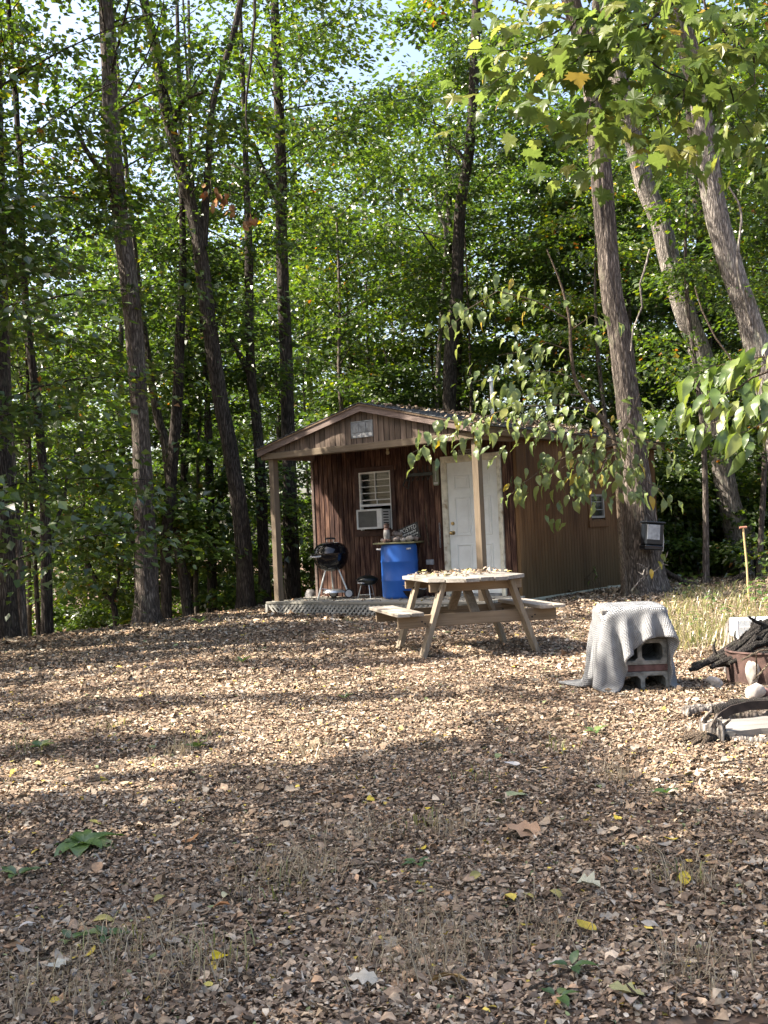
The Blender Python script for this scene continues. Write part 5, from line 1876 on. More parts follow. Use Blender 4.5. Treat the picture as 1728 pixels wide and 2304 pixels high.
# ------------------------------------------------------------------ the wood behind: every tree its own object
def wood_tree(name, x, y, key, sc, th, label, group, tr=.07, lean=0.0, mat='bark_dark', seed=0):
    z = gz(x, y)
    t = empty(name, (x, y, z), 0, label, 'tree' if 'shrub' not in name else 'shrub', group)
    r = np.random.default_rng(seed)
    hgt = th + {'u': 5.0, 'd': 4.5, 's': 1.3}[key[0]] * sc
    a = r.uniform(0, 6.28)
    n = 5
    pts = [(math.cos(a) * lean * (k / n) * hgt + r.normal(0, .05) * (k > 0), math.sin(a) * lean * (k / n) * hgt + r.normal(0, .05) * (k > 0), -.15 + (hgt + .15) * k / n) for k in range(n + 1)]
    rough_trunk('trunk', pts, [tr * (1 - .13 * k) for k in range(n + 1)], mat, t, 9, seed, .05, .35, True)
    f = th / hgt * n
    i = min(int(f), n - 1)
    p = Vector(pts[i]).lerp(Vector(pts[i + 1]), f - i)
    put_crown(t, key, p, sc, r.uniform(0, 6.28))
    return t


LANDMARKS = [(-9e9, 'beyond the left border trunk'), (60, 'between the left border trunk and the thick grey trunk'), (345, 'between the thick grey trunk and the leaning forked trunk'),
             (520, 'between the leaning forked trunk and the porch post'), (665, 'above the left slope of the porch roof'), (830, 'above the cabin ridge left of the flue pipe'),
             (1030, 'behind the dark curving trunk and flue pipe'), (1180, 'over the far end of the cabin roof'), (1370, 'between the stout trunk and the pale leaning trunk'), (1570, 'between the pale leaning trunk and the right border'), (1750, 'past the right border trunk')]
ORD = ['nearest', 'second nearest', 'third nearest', 'fourth nearest', 'fifth nearest', 'sixth nearest', 'seventh nearest', 'eighth nearest', 'ninth nearest', 'farthest']


def sx(px, y): return (px - 864) / FPX * y


def forest():
    r = np.random.default_rng(2024)
    k = 0

    made = []

    def lab(px):
        return 'left of the cabin' if px < 600 else ('behind the cabin' if px < 1400 else 'right of the stout trunk')
    # understorey with low layered crowns
    spots = []
    for row, (y0, y1, n) in enumerate(((21.5, 25, 12), (25, 30, 12), (30, 37, 12))):
        for i in range(n):
            px = -60 + 2060 * (i + r.uniform(.1, .9)) / n
            y = r.uniform(y0, y1)
            x = sx(px, y)
            if -2.2 < x < 7.2 and y < 25.5: y = r.uniform(25.5, 29); x = sx(px, y)
            spots.append((px, x, y))
    for px, x, y in spots:
        key = ('under_a', 'under_b', 'under_c')[int(r.integers(3))]
        th = r.uniform(.9, 3.6) if px < 700 else r.uniform(1.2, 4.4)
        if px > 1400: th = r.uniform(.5, 3)
        sc = r.uniform(.8, 1.25)
        made.append((px, y, 'leafy understory tree', wood_tree('understory_tree', x, y, key, sc, th, f'young leafy understory tree in the wood {lab(px)}', f'understory trees {lab(px)}', r.uniform(.05, .10), r.uniform(0, .05), 'bark_thin', 100 + k)))
        k += 1
    # tall trees with high crowns
    for row, (y0, y1, n) in enumerate(((27, 34, 8), (35, 46, 10), (47, 66, 12))):
        for i in range(n):
            px = -60 + 2100 * (i + r.uniform(.1, .9)) / n
            y = r.uniform(y0, y1); x = sx(px, y)
            th = (r.uniform(5, 9), r.uniform(7, 14), r.uniform(9, 21))[row]
            if 760 < px < 900: th = (6.0, 9.0, 9.0)[row]
            sc = r.uniform(.95, 1.3) + (.0, .3, .75)[row]
            made.append((px, y, 'tall forest tree', wood_tree('forest_tree', x, y, ('dome_a', 'dome_b')[int(r.integers(2))], sc, th, f'tall dark stemmed tree deep in the wood {lab(px)}', f'tall trees {lab(px)}', r.uniform(.10, .19), r.uniform(0, .07), 'bark_dark', 300 + k)))
            k += 1
    # low bushes along the crest and beyond
    for row, (y0, y1, n) in enumerate(((20.5, 23.5, 12), (24, 29, 14), (30, 40, 14))):
        for i in range(n):
            px = -150 + 2050 * (i + r.uniform(.1, .9)) / n
            y = r.uniform(y0, y1); x = sx(px, y)
            if -2.6 < x < 6.9 and y < 25: continue
            if row == 0 and px < 640: y = r.uniform(21, 24); x = sx(px, y)
            made.append((px, y, 'low leafy bush', wood_tree('forest_shrub', x, y, ('shrub_a', 'shrub_b')[int(r.integers(2))], r.uniform(.8, 1.5) + .3 * row, .1, f'low leafy bush beyond the clearing {lab(px)}', f'bushes {lab(px)}', r.uniform(.02, .04), r.uniform(0, .1), 'bark_thin', 500 + k)))
            k += 1

    # sunlit thicket beyond the stout trunk
    for i in range(13):
        px = 1435 + 27 * i + r.uniform(-12, 12)
        y = r.uniform(20.5, 26); x = sx(px, y)
        made.append((px, y, 'low leafy bush', wood_tree('forest_shrub', x, y, ('shrub_a', 'shrub_b')[i % 2], r.uniform(.8, 1.4), .1, 'bush', 'bushes right of the stout trunk', .025, .05, 'bark_thin', 700 + i)))
    # every label says which one: where it stands between the landmarks and how far back
    rank = {}
    for px, y, kind, t in sorted(made, key=lambda q: q[1]):
        where = [w for p0, w in LANDMARKS if px >= p0][-1]
        n = rank[(kind, where)] = rank.get((kind, where), -1) + 1
        t['label'] = f'{ORD[min(n, 9)]} {kind} {where}'


forest()


def side_tree(x, y, label, th, hgt, Rr, nb, ns, per, leaf, seed, tr=.16, shape='dome'):
    z = gz(x, y)
    t = empty('maple_tree', (x, y, z), 0, label, 'tree')
    pts = [(0, 0, -.1), (.05, .03, th * .5), (-.08, .1, th), (.05, .05, th + hgt * .6)]
    rough_trunk('trunk', pts, [tr, tr * .85, tr * .7, tr * .3], 'bark_dark', t, 14, seed, .06, .25)
    own_crown(t, (x - .08, y + .1, z + th), (-.08, .1, th), seed, nb, 0, hgt, Rr, shape, ns, per, .75, leaf)


def thin_maple(x, y, label, th, hgt, Rr, nb, ns, per, leaf, seed):
    t = empty('maple_tree', (x, y, gz(x, y)), 0, label, 'tree')
    rough_trunk('trunk', [(0, 0, -.1), (.1, .05, th), (-.05, .1, th + hgt * .5), (.05, 0, th + hgt * .9)], [.06, .05, .035, .012], 'bark_brown', t, 10, seed, .05, .3)
    own_crown(t, (x, y + .05, gz(x, y) + th), (.08, .05, th), seed, nb, 0, hgt, Rr, 'layer', ns, per, .55, leaf)


thin_maple(5.55, 19.3, 'slender maple with sunlit tiers crossing the pale leaning trunk', 2.6, 5.2, 1.5, 12, 9, 34, .105, 921)
thin_maple(7.5, 20.6, 'slender maple with bright tiers at the right border', 2.2, 6.0, 1.7, 13, 10, 34, .105, 922)
thin_maple(4.75, 23.4, 'slender maple in the sunny gap right of the stout trunk', 2.0, 6.5, 1.9, 14, 10, 34, .105, 923)

# trees standing at the left of the clearing: the first is seen, the rest are unseen ones added to shade it
side_tree(-5.35, 13.6, 'maple with low hanging sprays reaching in from the left border', 1.3, 5.2, 3.0, 15, 15, 44, .12, 901, .09, 'layer')
side_tree(-8.5, 2.2, 'broad unseen maple added to shade the near end of the clearing', 4.5, 7.5, 4.6, 20, 18, 46, .15, 902)
side_tree(-9.5, 5.0, 'unseen shade maple added beside the sunny end of the clearing', 5.0, 7.0, 4.2, 18, 17, 46, .15, 903)
side_tree(-10.5, 9.2, 'unseen shade maple added at the middle of the clearing edge', 5.5, 7.0, 4.2, 16, 15, 44, .15, 904)
side_tree(-8.2, 12.2, 'tall shade maple added behind the low hanging sprays', 5.0, 7.5, 4.0, 18, 17, 46, .14, 905)
side_tree(-9.5, 16.0, 'shade maple added near the crest at the clearing edge', 4.5, 8.0, 4.2, 18, 17, 46, .14, 906)
side_tree(-8.0, -1.0, 'unseen shade maple added at the near corner of the clearing', 4.5, 8.0, 4.6, 20, 18, 46, .15, 907)
side_tree(-7.5, 19.5, 'shade maple added just over the crest', 3.0, 8.0, 3.6, 18, 16, 46, .13, 908)
side_tree(-14.5, 7.0, 'large unseen shade maple added back from the clearing', 6.0, 9.0, 4.6, 16, 16, 44, .16, 909)


# ------------------------------------------------------------------ large leaves in front: each leaf its own piece
def ovate_leaf(name, mat, L=1.0, w=.52, fold=.10, droop=.35, wave=.03, seed=0, val=.5, lobed=False):
    r = np.random.default_rng(seed)
    n = 7
    V, F = [], []
    for i in range(n + 1):
        t = i / n
        wd = w * .5 * (math.sin(PI * min(1, t ** .9)) ** .85) * (1 - .25 * t * t) if 0 < i < n else .004
        y = L * t - droop * .12 * t * t
        z = -droop * t * t * L * .55
        wv = wave * r.normal()
        V += [(-wd, y, z + fold * wd * 2 + wv * (0 < i < n)), (0, y, z), (wd, y, z + fold * wd * 2 - wv * (0 < i < n))]
    for i in range(n):
        a = i * 3
        F += [(a, a + 1, a + 4), (a, a + 4, a + 3), (a + 1, a + 2, a + 5), (a + 1, a + 5, a + 4)]
    me = np_mesh(name, np.array(V), np.array(F), True)
    at_ = me.attributes.new('v', 'FLOAT', 'POINT'); at_.data.foreach_set('value', np.full(len(V), val, np.float32))
    me.materials.append(MATS[mat])
    return me


MAPLE = [(0, 0), (.10, .02), (.30, -.10), (.34, .08), (.52, .10), (.44, .24), (.60, .42), (.40, .44), (.36, .56), (.20, .48), (.24, .68), (.13, .74), (0, 1.0)]


def maple_leaf(name, mat, seed=0, val=.5, curl=.25):
    r = np.random.default_rng(seed)
    out = MAPLE + [(-x, y) for x, y in MAPLE[-2:0:-1]]
    V = [(0, .34, .0)]
    for x, y in out:
        x2, y2 = x * (1 + r.normal(0, .05)), y + r.normal(0, .02)
        rr = math.hypot(x2, y2 - .34)
        V.append((x2, y2, -curl * rr * rr + .10 * abs(x2) + r.normal(0, .015)))
    n = len(out)
    F = [(0, 1 + i, 1 + (i + 1) % n) for i in range(n)]
    me = np_mesh(name, np.array(V), np.array(F), False)
    at_ = me.attributes.new('v', 'FLOAT', 'POINT'); at_.data.foreach_set('value', np.full(len(V), val, np.float32))
    me.materials.append(MATS[mat])
    return me


SAP = [ovate_leaf('leaf', 'leaf_sapling', 1, .42 + .05 * (i % 3), .10 + .05 * (i % 2), .5 + .28 * (i % 4), .04, i, v) for i, v in enumerate((.12, .25, .35, .42, .5, .58, .66, .74, .82, .90, .95))]
HIC = [ovate_leaf('leaf', 'leaf_hickory', 1, .36, .12, .5 + .3 * (i % 3), .035, 40 + i, v) for i, v in enumerate((.1, .3, .5, .7, .9))]
MPL = [maple_leaf('leaf', 'leaf_maple_near', 60 + i, v, .2 + .25 * (i % 3)) for i, v in enumerate((.08, .2, .32, .45, .55, .66, .78, .88, .93, .985))]


def leafy(root, branches, meshes, r, nleaf, size, origin, up=(0, 0, 1), droop=.7, twig=.35, face=.35, wts=None, bmat='bark_twig', off=.10, extra=0, emat=None):
    """Branch polylines (world points) with leaves set along them; every leaf an object under root."""
    o0 = Vector(origin)
    more = []
    tot = sum(sum((b - a).length for a, b in zip(W3[:-1], W3[1:])) for W3, rad, s in branches)
    for W3, rad, start in branches:
        dn = []
        for a, b in zip(W3[:-1], W3[1:]):
            for s in (0, .33, .66): dn.append(a.lerp(b, s) + Vector(r.normal(0, rad * .6, 3)))
        dn.append(W3[-1])
        m_ = len(dn)
        MB().tube([p - o0 for p in dn], [rad * (1 - .75 * k / (m_ - 1)) for k in range(m_)], 6).build('branch', bmat, root, True)
        L = sum((b - a).length for a, b in zip(W3[:-1], W3[1:]))
        n1 = max(3, int(nleaf * L / tot))
        n = n1 + int(extra * L / tot)
        pick = set(r.permutation(n)[:n1].tolist())
        for i in range(n):
            s = start + (1 - start) * (i + r.uniform(0, .9)) / n
            f = s * (m_ - 1); k = min(int(f), m_ - 2)
            p = dn[k].lerp(dn[k + 1], f - k)
            d = (dn[k + 1] - dn[k]).normalized()
            side = d.cross(Vector((0, 0, 1))).normalized() * (1 if i % 2 else -1)
            out = (d * r.uniform(.2, .9) + side * r.uniform(.3, 1.0) + Vector((0, 0, -droop * r.uniform(.3, 1.3)))).normalized()
            nrm = (Vector((r.normal(0, .4), -face + r.normal(0, .35), 1)))
            X = out.cross(nrm).normalized(); Z = X.cross(out)
            M = Matrix((X, out, Z)).transposed().to_4x4()
            M.translation = p - o0 + Vector(r.normal(0, off, 3)) * np.array([1, 1, .7]).tolist()[0]
            me = meshes[int(r.choice(len(meshes), p=wts))]
            sz = size * r.uniform(.65, 1.2)
            M = M @ Matrix.Scale(sz, 4)
            if i in pick:
                o = link('leaf', me, root)
                o.matrix_local = M
            else:                                     # past the first 300: joined into one part
                Vv = np.array([v.co[:] for v in me.vertices]) @ np.array(M.to_3x3()).T + np.array(M.translation)
                tri = [list(p.vertices) for p in me.polygons]
                more.append((Vv, np.array(tri), me.attributes['v'].data[0].value))
    if more:
        k = 0; VV, FF, vl, per = [], [], [], []
        for Vv, tri, val in more:
            VV.append(Vv); FF.append(tri + k); k += len(Vv); vl += [val] * len(Vv)
        me = np_mesh('leaf_mass', np.concatenate(VV), np.concatenate(FF), True)
        a_ = me.attributes.new('v', 'FLOAT', 'POINT'); a_.data.foreach_set('value', np.array(vl, np.float32))
        link('leaf_mass', me, root, emat)['kind'] = 'stuff'


r_ = np.random.default_rng(5)
SB = at(1407, 1348, 16.6)
SB = Vector((SB.x, SB.y, gz(SB.x, SB.y)))
sap = empty('sapling', SB, 0, 'slim sapling with big pale drooping leaves in front of the cabin side', 'sapling')
trk = [SB - Vector((0, 0, .1))] + [at(px, py, 16.6 - .03 * k) for k, (px, py) in enumerate([(1402, 1280), (1397, 1202), (1391, 1091), (1387, 1010), (1372, 965), (1340, 925), (1310, 885), (1292, 846), (1284, 780), (1281, 718), (1262, 640), (1230, 560)])]
rough_trunk('trunk', [p - SB for p in trk], [.052, .050, .047, .044, .040, .036, .032, .030, .027, .024, .021, .016, .008], 'bark_twig', sap, 12, 3, .04, .12, False)
SBR = [([(1386, 990), (1330, 972), (1260, 978), (1190, 958), (1120, 972), (1062, 988)], 16.3, -.30, .012, .12), ([(1386, 1000), (1300, 1015), (1230, 1050), (1180, 1085), (1138, 1120)], 16.4, -.25, .011, .15),
       ([(1388, 1020), (1330, 1050), (1290, 1105), (1258, 1150)], 16.5, -.2, .010, .2), ([(1388, 1000), (1430, 985), (1480, 1000), (1512, 1032)], 16.4, -.15, .010, .1),
       ([(1388, 1040), (1430, 1070), (1470, 1090), (1494, 1112)], 16.4, -.2, .010, .15), ([(1340, 928), (1250, 912), (1150, 915), (1093, 938), (1000, 985), (929, 1018)], 16.4, -.35, .013, .35),
       ([(1305, 890), (1220, 885), (1120, 890)], 16.4, -.3, .010, .2), ([(1292, 850), (1230, 832), (1160, 838), (1060, 860)], 16.5, -.2, .011, .15), ([(1284, 790), (1230, 770), (1180, 790), (1120, 800)], 16.5, -.2, .009, .15),
       ([(1281, 720), (1200, 675), (1120, 655), (1045, 700), (1005, 745)], 16.5, -.2, .012, .15), ([(1282, 745), (1330, 710), (1370, 725)], 16.5, -.2, .009, .3),
       ([(1386, 985), (1420, 935), (1440, 885)], 16.5, -.1, .010, .3), ([(1388, 1000), (1340, 1000), (1290, 1040), (1225, 1075)], 16.1, -.2, .009, .1), ([(1388, 1010), (1320, 1030), (1290, 1070), (1300, 1110)], 16.2, -.15, .008, .1), ([(1388, 1005), (1420, 1030), (1410, 1080), (1380, 1110)], 16.3, -.2, .008, .1),
       ([(1388, 1010), (1360, 1040), (1350, 1080), (1330, 1110)], 16.0, -.2, .009, .1), ([(1388, 990), (1400, 1020), (1430, 1050), (1440, 1100)], 16.2, -.2, .009, .1),
       ([(1370, 965), (1300, 930), (1230, 935), (1160, 960)], 15.9, -.2, .010, .1)]
leafy(sap, [([at(px, py, Y + dy * k) for k, (px, py) in enumerate(pp)], rad, st_) for pp, Y, dy, rad, st_ in SBR], SAP, r_, 298, .205, SB, droop=.75, face=.5,
      wts=np.array([2, 3, 4, 4, 4, 4, 3, 2, 1, .7, .5]) / 28.2, off=.13, extra=260, emat='leaf_sapling')

# maple boughs reaching in at the top right, a few metres from the viewer
MO = at(1900, -250, 5.2)
mb_ = empty('maple_bough', MO, 0, 'near maple bough with large lobed leaves at the top right', 'bough')
MBR = [([(1950, -260), (1700, -120), (1526, 0), (1461, 48), (1395, 88), (1333, 123), (1270, 150)], 5.2, .03, .012, .38), ([(1700, -120), (1560, -50), (1461, 4), (1373, 31), (1294, 44), (1219, 88), (1145, 114), (1050, 112)], 5.3, .03, .009, .3),
       ([(1700, -120), (1579, 0), (1614, 53), (1658, 97), (1698, 125), (1760, 120)], 5.0, .0, .008, .25), ([(1698, 125), (1696, 190), (1640, 240)], 5.0, .0, .005, .1),
       ([(1461, 48), (1440, 130), (1400, 190), (1330, 230), (1260, 330)], 5.3, .02, .006, .2), ([(1658, 97), (1600, 150), (1540, 200), (1480, 260), (1420, 300)], 5.1, .02, .006, .15),
       ([(1294, 44), (1240, 120), (1180, 150), (1120, 180), (1090, 200)], 5.4, .0, .005, .1), ([(1395, 88), (1480, 150), (1560, 190), (1640, 190)], 5.2, .0, .006, .1),
       ([(1420, 300), (1350, 320), (1290, 345)], 5.3, .0, .004, .0), ([(1540, 200), (1530, 270), (1500, 310)], 5.1, .0, .004, .0), ([(1640, 190), (1660, 260), (1700, 320)], 5.0, .0, .004, .0), ([(1330, 230), (1320, 300), (1250, 350)], 5.2, .0, .004, .0), ([(1480, 260), (1500, 330), (1560, 350)], 5.0, .0, .004, .0)]
leafy(mb_, [([at(px, py, Y + dy * k) for k, (px, py) in enumerate(pp)], rad, st_) for pp, Y, dy, rad, st_ in MBR], MPL, r_, 295, .098, MO, droop=.8, face=.5, wts=np.array([1.5, 2, 2.5, 3, 3, 3, 2, 1, .6, .3]) / 18.9, bmat='bark_dark', off=.13, extra=300, emat='leaf_maple_near')
HO = at(1850, 780, 4.6)
hb = empty('hickory_bough', HO, 0, 'drooping bough with long glossy leaves in front of the right trunks', 'bough')
HBR = [([(1900, 760), (1760, 815), (1660, 870), (1590, 905), (1520, 925)], 4.7, .02, .007, .2), ([(1900, 760), (1800, 850), (1720, 900), (1640, 940), (1560, 965)], 4.6, .02, .006, .25), ([(1850, 780), (1740, 800), (1650, 815), (1560, 840)], 4.9, .03, .005, .3),
       ([(1850, 900), (1760, 930), (1700, 960), (1650, 985)], 4.6, .0, .005, .2)]
leafy(hb, [([at(px, py, Y + dy * k) for k, (px, py) in enumerate(pp)], rad, st_) for pp, Y, dy, rad, st_ in HBR], HIC, r_, 120, .125, HO, droop=.55, face=.25, off=.03)
LO = at(1900, 230, 5.6)
lb2 = empty('linden_bough', LO, 0, 'pale sunlit bough with oval leaves at the right border', 'bough')
LBR = [([(1900, 200), (1760, 250), (1690, 285), (1630, 320), (1590, 350)], 5.6, .0, .006, .3), ([(1900, 260), (1780, 300), (1710, 340), (1650, 365)], 5.5, .0, .005, .3), ([(1900, 330), (1760, 370), (1690, 400)], 5.6, .0, .005, .3)]
leafy(lb2, [([at(px, py, Y + dy * k) for k, (px, py) in enumerate(pp)], rad, st_) for pp, Y, dy, rad, st_ in LBR], HIC, r_, 70, .105, LO, droop=.5, face=.3, off=.04)

# vines and bare twigs
limb('hanging_vine', [(574, -30), (572, 60), (563, 150), (555, 220), (553, 270), (559, 305)], 15.0, [.022, .020, .018, .015, .012, .006], 'bark_dark', 'dark vine hanging free in front of the left trees', 'vine', 5)
limb('vine', [(1462, 560), (1452, 600), (1440, 640), (1445, 690), (1424, 740), (1419, 790)], 16.9, [.016, .016, .015, .014, .013, .010], 'bark_pale', 'pale woody vine twisting beside the stout trunk', 'vine', 6)
limb('vine', [(1563, 645), (1580, 700), (1610, 760), (1640, 800), (1664, 848)], 16.5, [.010, .012, .013, .013, .012], 'bark_twig', 'slim brown stem slanting between the right trunks', 'stem', 7)
tw = at(1432, 1318, 15.6)
dt = empty('dead_twig', tw, 0, 'bare pale forked twig in front of the stout trunk', 'twig')
for pts in ([(1420, 1330), (1440, 1305), (1455, 1292), (1475, 1284), (1490, 1268), (1500, 1250), (1503, 1240)], [(1455, 1292), (1456, 1280), (1445, 1272), (1434, 1268)], [(1446, 1294), (1450, 1280)], [(1456, 1280), (1462, 1272)], [(1490, 1268), (1503, 1272)], [(1446, 1294), (1435, 1286)]):
    MB().tube([at(px, py, 15.6) - tw for px, py in pts], [.011] + [.008] * (len(pts) - 2) + [.004], 6).build('branch', 'bark_pale', dt, True)
for px, py, m_ in ((1498, 1243, 3), (1465, 1280, 10), (1480, 1262, 8), (1488, 1246, 4)):
    o = link('leaf', SAP[m_], dt); o.location = at(px, py, 15.55) - tw; o.rotation_euler = (R(-50), R(20 * (px % 3 - 1)), R(px * 7 % 360)); o.scale = (.14,) * 3
tw = gpt(1345, 1330)
ws = empty('wall_seedling', tw, 0, 'sprawling thin stemmed seedling growing at the foot of the side wall', 'seedling')
for pts in ([(1352, 1330), (1330, 1305), (1305, 1296), (1280, 1290)], [(1352, 1330), (1345, 1295), (1332, 1275)], [(1320, 1300), (1335, 1285), (1343, 1272)]):
    W3 = [at(px, py, tw.y) - tw for px, py in pts]
    MB().tube(W3, [.006] * (len(W3) - 1) + [.003], 5).build('stem', 'bark_twig', ws)
    for p in W3[1:]:
        o = link('leaf', SAP[int(r_.integers(2, 7))], ws); o.location = p; o.rotation_euler = (R(-35), 0, r_.uniform(0, 6.28)); o.scale = (.12,) * 3


# ------------------------------------------------------------------ leaf litter
LC = np.array([(.235, .165, .115), (.310, .225, .155), (.205, .145, .105), (.150, .108, .080), (.380, .290, .210), (.300, .245, .190), (.105, .078, .060), (.330, .205, .125), (.27, .235, .20), (.44, .36, .28), (.46, .34, .06), (.16, .19, .09)])
LC = (LC * .92 + LC.mean(1, keepdims=True) * .08) * 1.05 * np.array([.99, 1.0, .95])
LP = np.array([16, 15, 15, 12, 8, 9, 9, 6, 6, 2.5, .8, .7]); LP = LP / LP.sum()


def litter_arrays(rng, X, Y, Z, L, lift=.02, tilt=.5):
    n = len(X)
    a = rng.random(n) * 2 * PI
    D = np.stack([np.cos(a), np.sin(a), rng.normal(0, tilt * .5, n)], 1); D = norm(D)
    N = norm(np.stack([rng.normal(0, tilt, n), rng.normal(0, tilt, n), np.ones(n)], 1))
    Sd = norm(np.cross(N, D)); N = np.cross(D, Sd)
    P = np.stack([X, Y, Z + rng.random(n) * lift], 1)
    c = rng.normal(0, .26, n)[:, None] * L[:, None]       # lengthwise curl
    f = rng.normal(.08, .16, n)[:, None] * L[:, None]     # crosswise cup
    Lc = L[:, None]; Wd = (L * rng.uniform(.22, .70, n))[:, None]
    V = np.stack([P - D * Lc * .5 + N * c, P - D * Lc * .18 + Sd * Wd * .5 + N * f, P - D * Lc * .18 - Sd * Wd * .5 + N * f * .6,
                  P + D * Lc * .2 + Sd * Wd * .45 + N * f, P + D * Lc * .2 - Sd * Wd * .45 + N * f, P + D * Lc * .5 + N * c * rng.uniform(-.4, 1.2, (n, 1))], 1).reshape(-1, 3)
    o = (np.arange(n) * 6)[:, None]
    F = np.concatenate([o + np.array([t]) for t in ((0, 2, 1), (1, 2, 4), (1, 4, 3), (3, 4, 5))], 1).reshape(-1, 3)
    col = LC[rng.choice(len(LC), n, p=LP)] * np.clip(rng.lognormal(0, .30, (n, 1)), .4, 1.7)
    return V, F, col


def col_mesh(name, V, F, col, per):
    me = np_mesh(name, V, F)
    c4 = np.concatenate([np.repeat(col, per, 0), np.ones((len(col) * per, 1))], 1).astype(np.float32)
    a = me.attributes.new('col', 'FLOAT_COLOR', 'POINT'); a.data.foreach_set('color', c4.ravel())
    return me


def scatter(rng, y0, y1, dens, pad=1.2):
    hw = .37 * y1 + pad
    n = int(dens * (y1 - y0) * 2 * hw)
    X = rng.uniform(-hw, hw, n); Y = rng.uniform(y0, y1, n)
    k = np.abs(X) < .37 * Y + pad
    X, Y = X[k], Y[k]
    # nothing inside the cabin or under its deck
    c, s = math.cos(YAW), math.sin(YAW)
    dx, dy = X - CAB.x, Y - CAB.y
    lx, ly = dx * c - dy * s, dx * s + dy * c
    k = ~((lx > -W - .1) & (lx < .0) & (ly > -PD - .05) & (ly < LEN))
    return X[k], Y[k]


rng = np.random.default_rng(99)
parts = []
for y0, y1, dens, l0, l1 in ((2.9, 4.5, 9000, .010, .036), (4.5, 6.5, 7000, .010, .037), (6.5, 9.5, 4200, .012, .042), (9.5, 14, 1800, .019, .054), (14, 21, 600, .032, .080)):
    X, Y = scatter(rng, y0, y1, dens)
    L = (l0 + (l1 - l0) * rng.random(len(X)) ** 1.5) * (1 + .9 * (rng.random(len(X)) < .05))
    k = (fbm(X * .8, Y * .8, 51) + .3 * fbm(X * 3.1, Y * 3.1, 52) > .52) | (rng.random(len(X)) < .45)      # thinner where the soil shows
    X, Y, L = X[k], Y[k], L[k]
    v_, f_, c_ = litter_arrays(rng, X, Y, ground_np(X, Y), L, .016, .30)
    c_ *= (.72 + .56 * fbm(X * .7, Y * .7, 53))[:, None]
    parts.append((v_, f_, c_))
V = np.concatenate([p[0] for p in parts]); C_ = np.concatenate([p[2] for p in parts])
off, Fs = 0, []
for p in parts: Fs.append(p[1] + off); off += len(p[0])
ll = link('leaf_litter', col_mesh('leaf_litter', V, np.concatenate(Fs), C_, 6), None, 'dry_leaf')
ll.data.polygons.foreach_set('use_smooth', np.ones(len(ll.data.polygons), bool))
tag(ll, 'dry brown leaf litter covering the whole clearing', 'leaf litter', None, 'stuff')
# litter on the roof, the deck and the table
n = 2600
lx = RX + rng.beta(1.3, 1.1, n) * (W / 2 + .14); ly = rng.uniform(-PD, LEN, n) ** 1.0
k = (fbm(lx * 1.7, ly * 1.3, 5) > .43)
lx, ly = lx[k], ly[k]
lz = RZ - SL * np.abs(lx - RX) + .02
V, F, c_ = litter_arrays(rng, lx, ly, lz, rng.uniform(.05, .10, len(lx)), .03, .4)
o = link('roof_leaves', col_mesh('roof_leaves', V, F, c_ * .8, 6), None, 'dry_leaf'); o.matrix_world = CM
tag(o, 'dead leaves lying on the cabin roof shingles', 'leaf litter', None, 'stuff')
n = 260
lx = rng.uniform(-W, 0, n); ly = rng.uniform(-PD - .05, -.03, n)
V, F, c_ = litter_arrays(rng, lx, ly, np.full(n, .006), rng.uniform(.03, .07, n), .008, .3)
o = link('porch_leaves', col_mesh('porch_leaves', V, F, c_, 6), None, 'dry_leaf'); o.matrix_world = CM
tag(o, 'scattered dead leaves on the porch boards', 'leaf litter', None, 'stuff')
n = 170
ax_, ay_ = rng.normal(.0, .28, n), rng.normal(.15, .36, n)
k = (np.abs(ax_) < .55) & (np.abs(ay_) < .8 - np.clip(np.abs(ax_) - .2, 0, 1) * 1.15)
ax_, ay_ = ax_[k], ay_[k]
V, F, c_ = litter_arrays(rng, ax_, ay_, np.full(len(ax_), .775), rng.uniform(.03, .075, len(ax_)), .03, .5)
yl = rng.random(len(ax_)) < .16
c_[yl] = np.array([.36, .32, .12]) * rng.uniform(.7, 1.2, (yl.sum(), 1)); c_ *= 1.15
o = link('table_leaves', col_mesh('table_leaves', V, F, c_, 6), None, 'dry_leaf'); o.location = TABLE.location; o.rotation_euler = (0, 0, TRZ)
tag(o, 'yellow and brown fallen leaves heaped on the picnic table top', 'leaf litter', None, 'stuff')


def curled_leaf(name, seed, col, w=.55, n=6, lobed=False):
    r = np.random.default_rng(seed)
    V, F = [], []
    curl, cup = r.uniform(-.35, .5), r.uniform(-.1, .45)
    tw_ = r.normal(0, .35)
    for i in range(n + 1):
        t = i / n
        wd = w * .5 * math.sin(PI * min(.999, max(.001, t ** .9))) ** .75
        if lobed and 0 < i < n: wd *= 1.35 if i % 2 else .6
        y = t - .5
        zc = curl * (t - .5) ** 2 * 1.6
        for s in (-1, -.5, 0, .5, 1):
            x = wd * s
            z = zc + cup * (s * s) * wd * 1.3 + r.normal(0, .016) + tw_ * x * y
            V.append((x, y, z))
    m_ = 5
    for i in range(n):
        for j in range(m_ - 1):
            a = i * m_ + j
            F.append((a, a + 1, a + 1 + m_, a + m_))
    V = np.array(V); V[:, 2] -= V[:, 2].min()
    me = np_mesh(name, V, np.array(F), True)
    cc = np.array(col)[None] * r.uniform(.85, 1.1, (len(V), 1))
    a = me.attributes.new('col', 'FLOAT_COLOR', 'POINT'); a.data.foreach_set('color', np.concatenate([cc, np.ones((len(V), 1))], 1).astype(np.float32).ravel())
    me.materials.append(MATS['dry_leaf'])
    return me


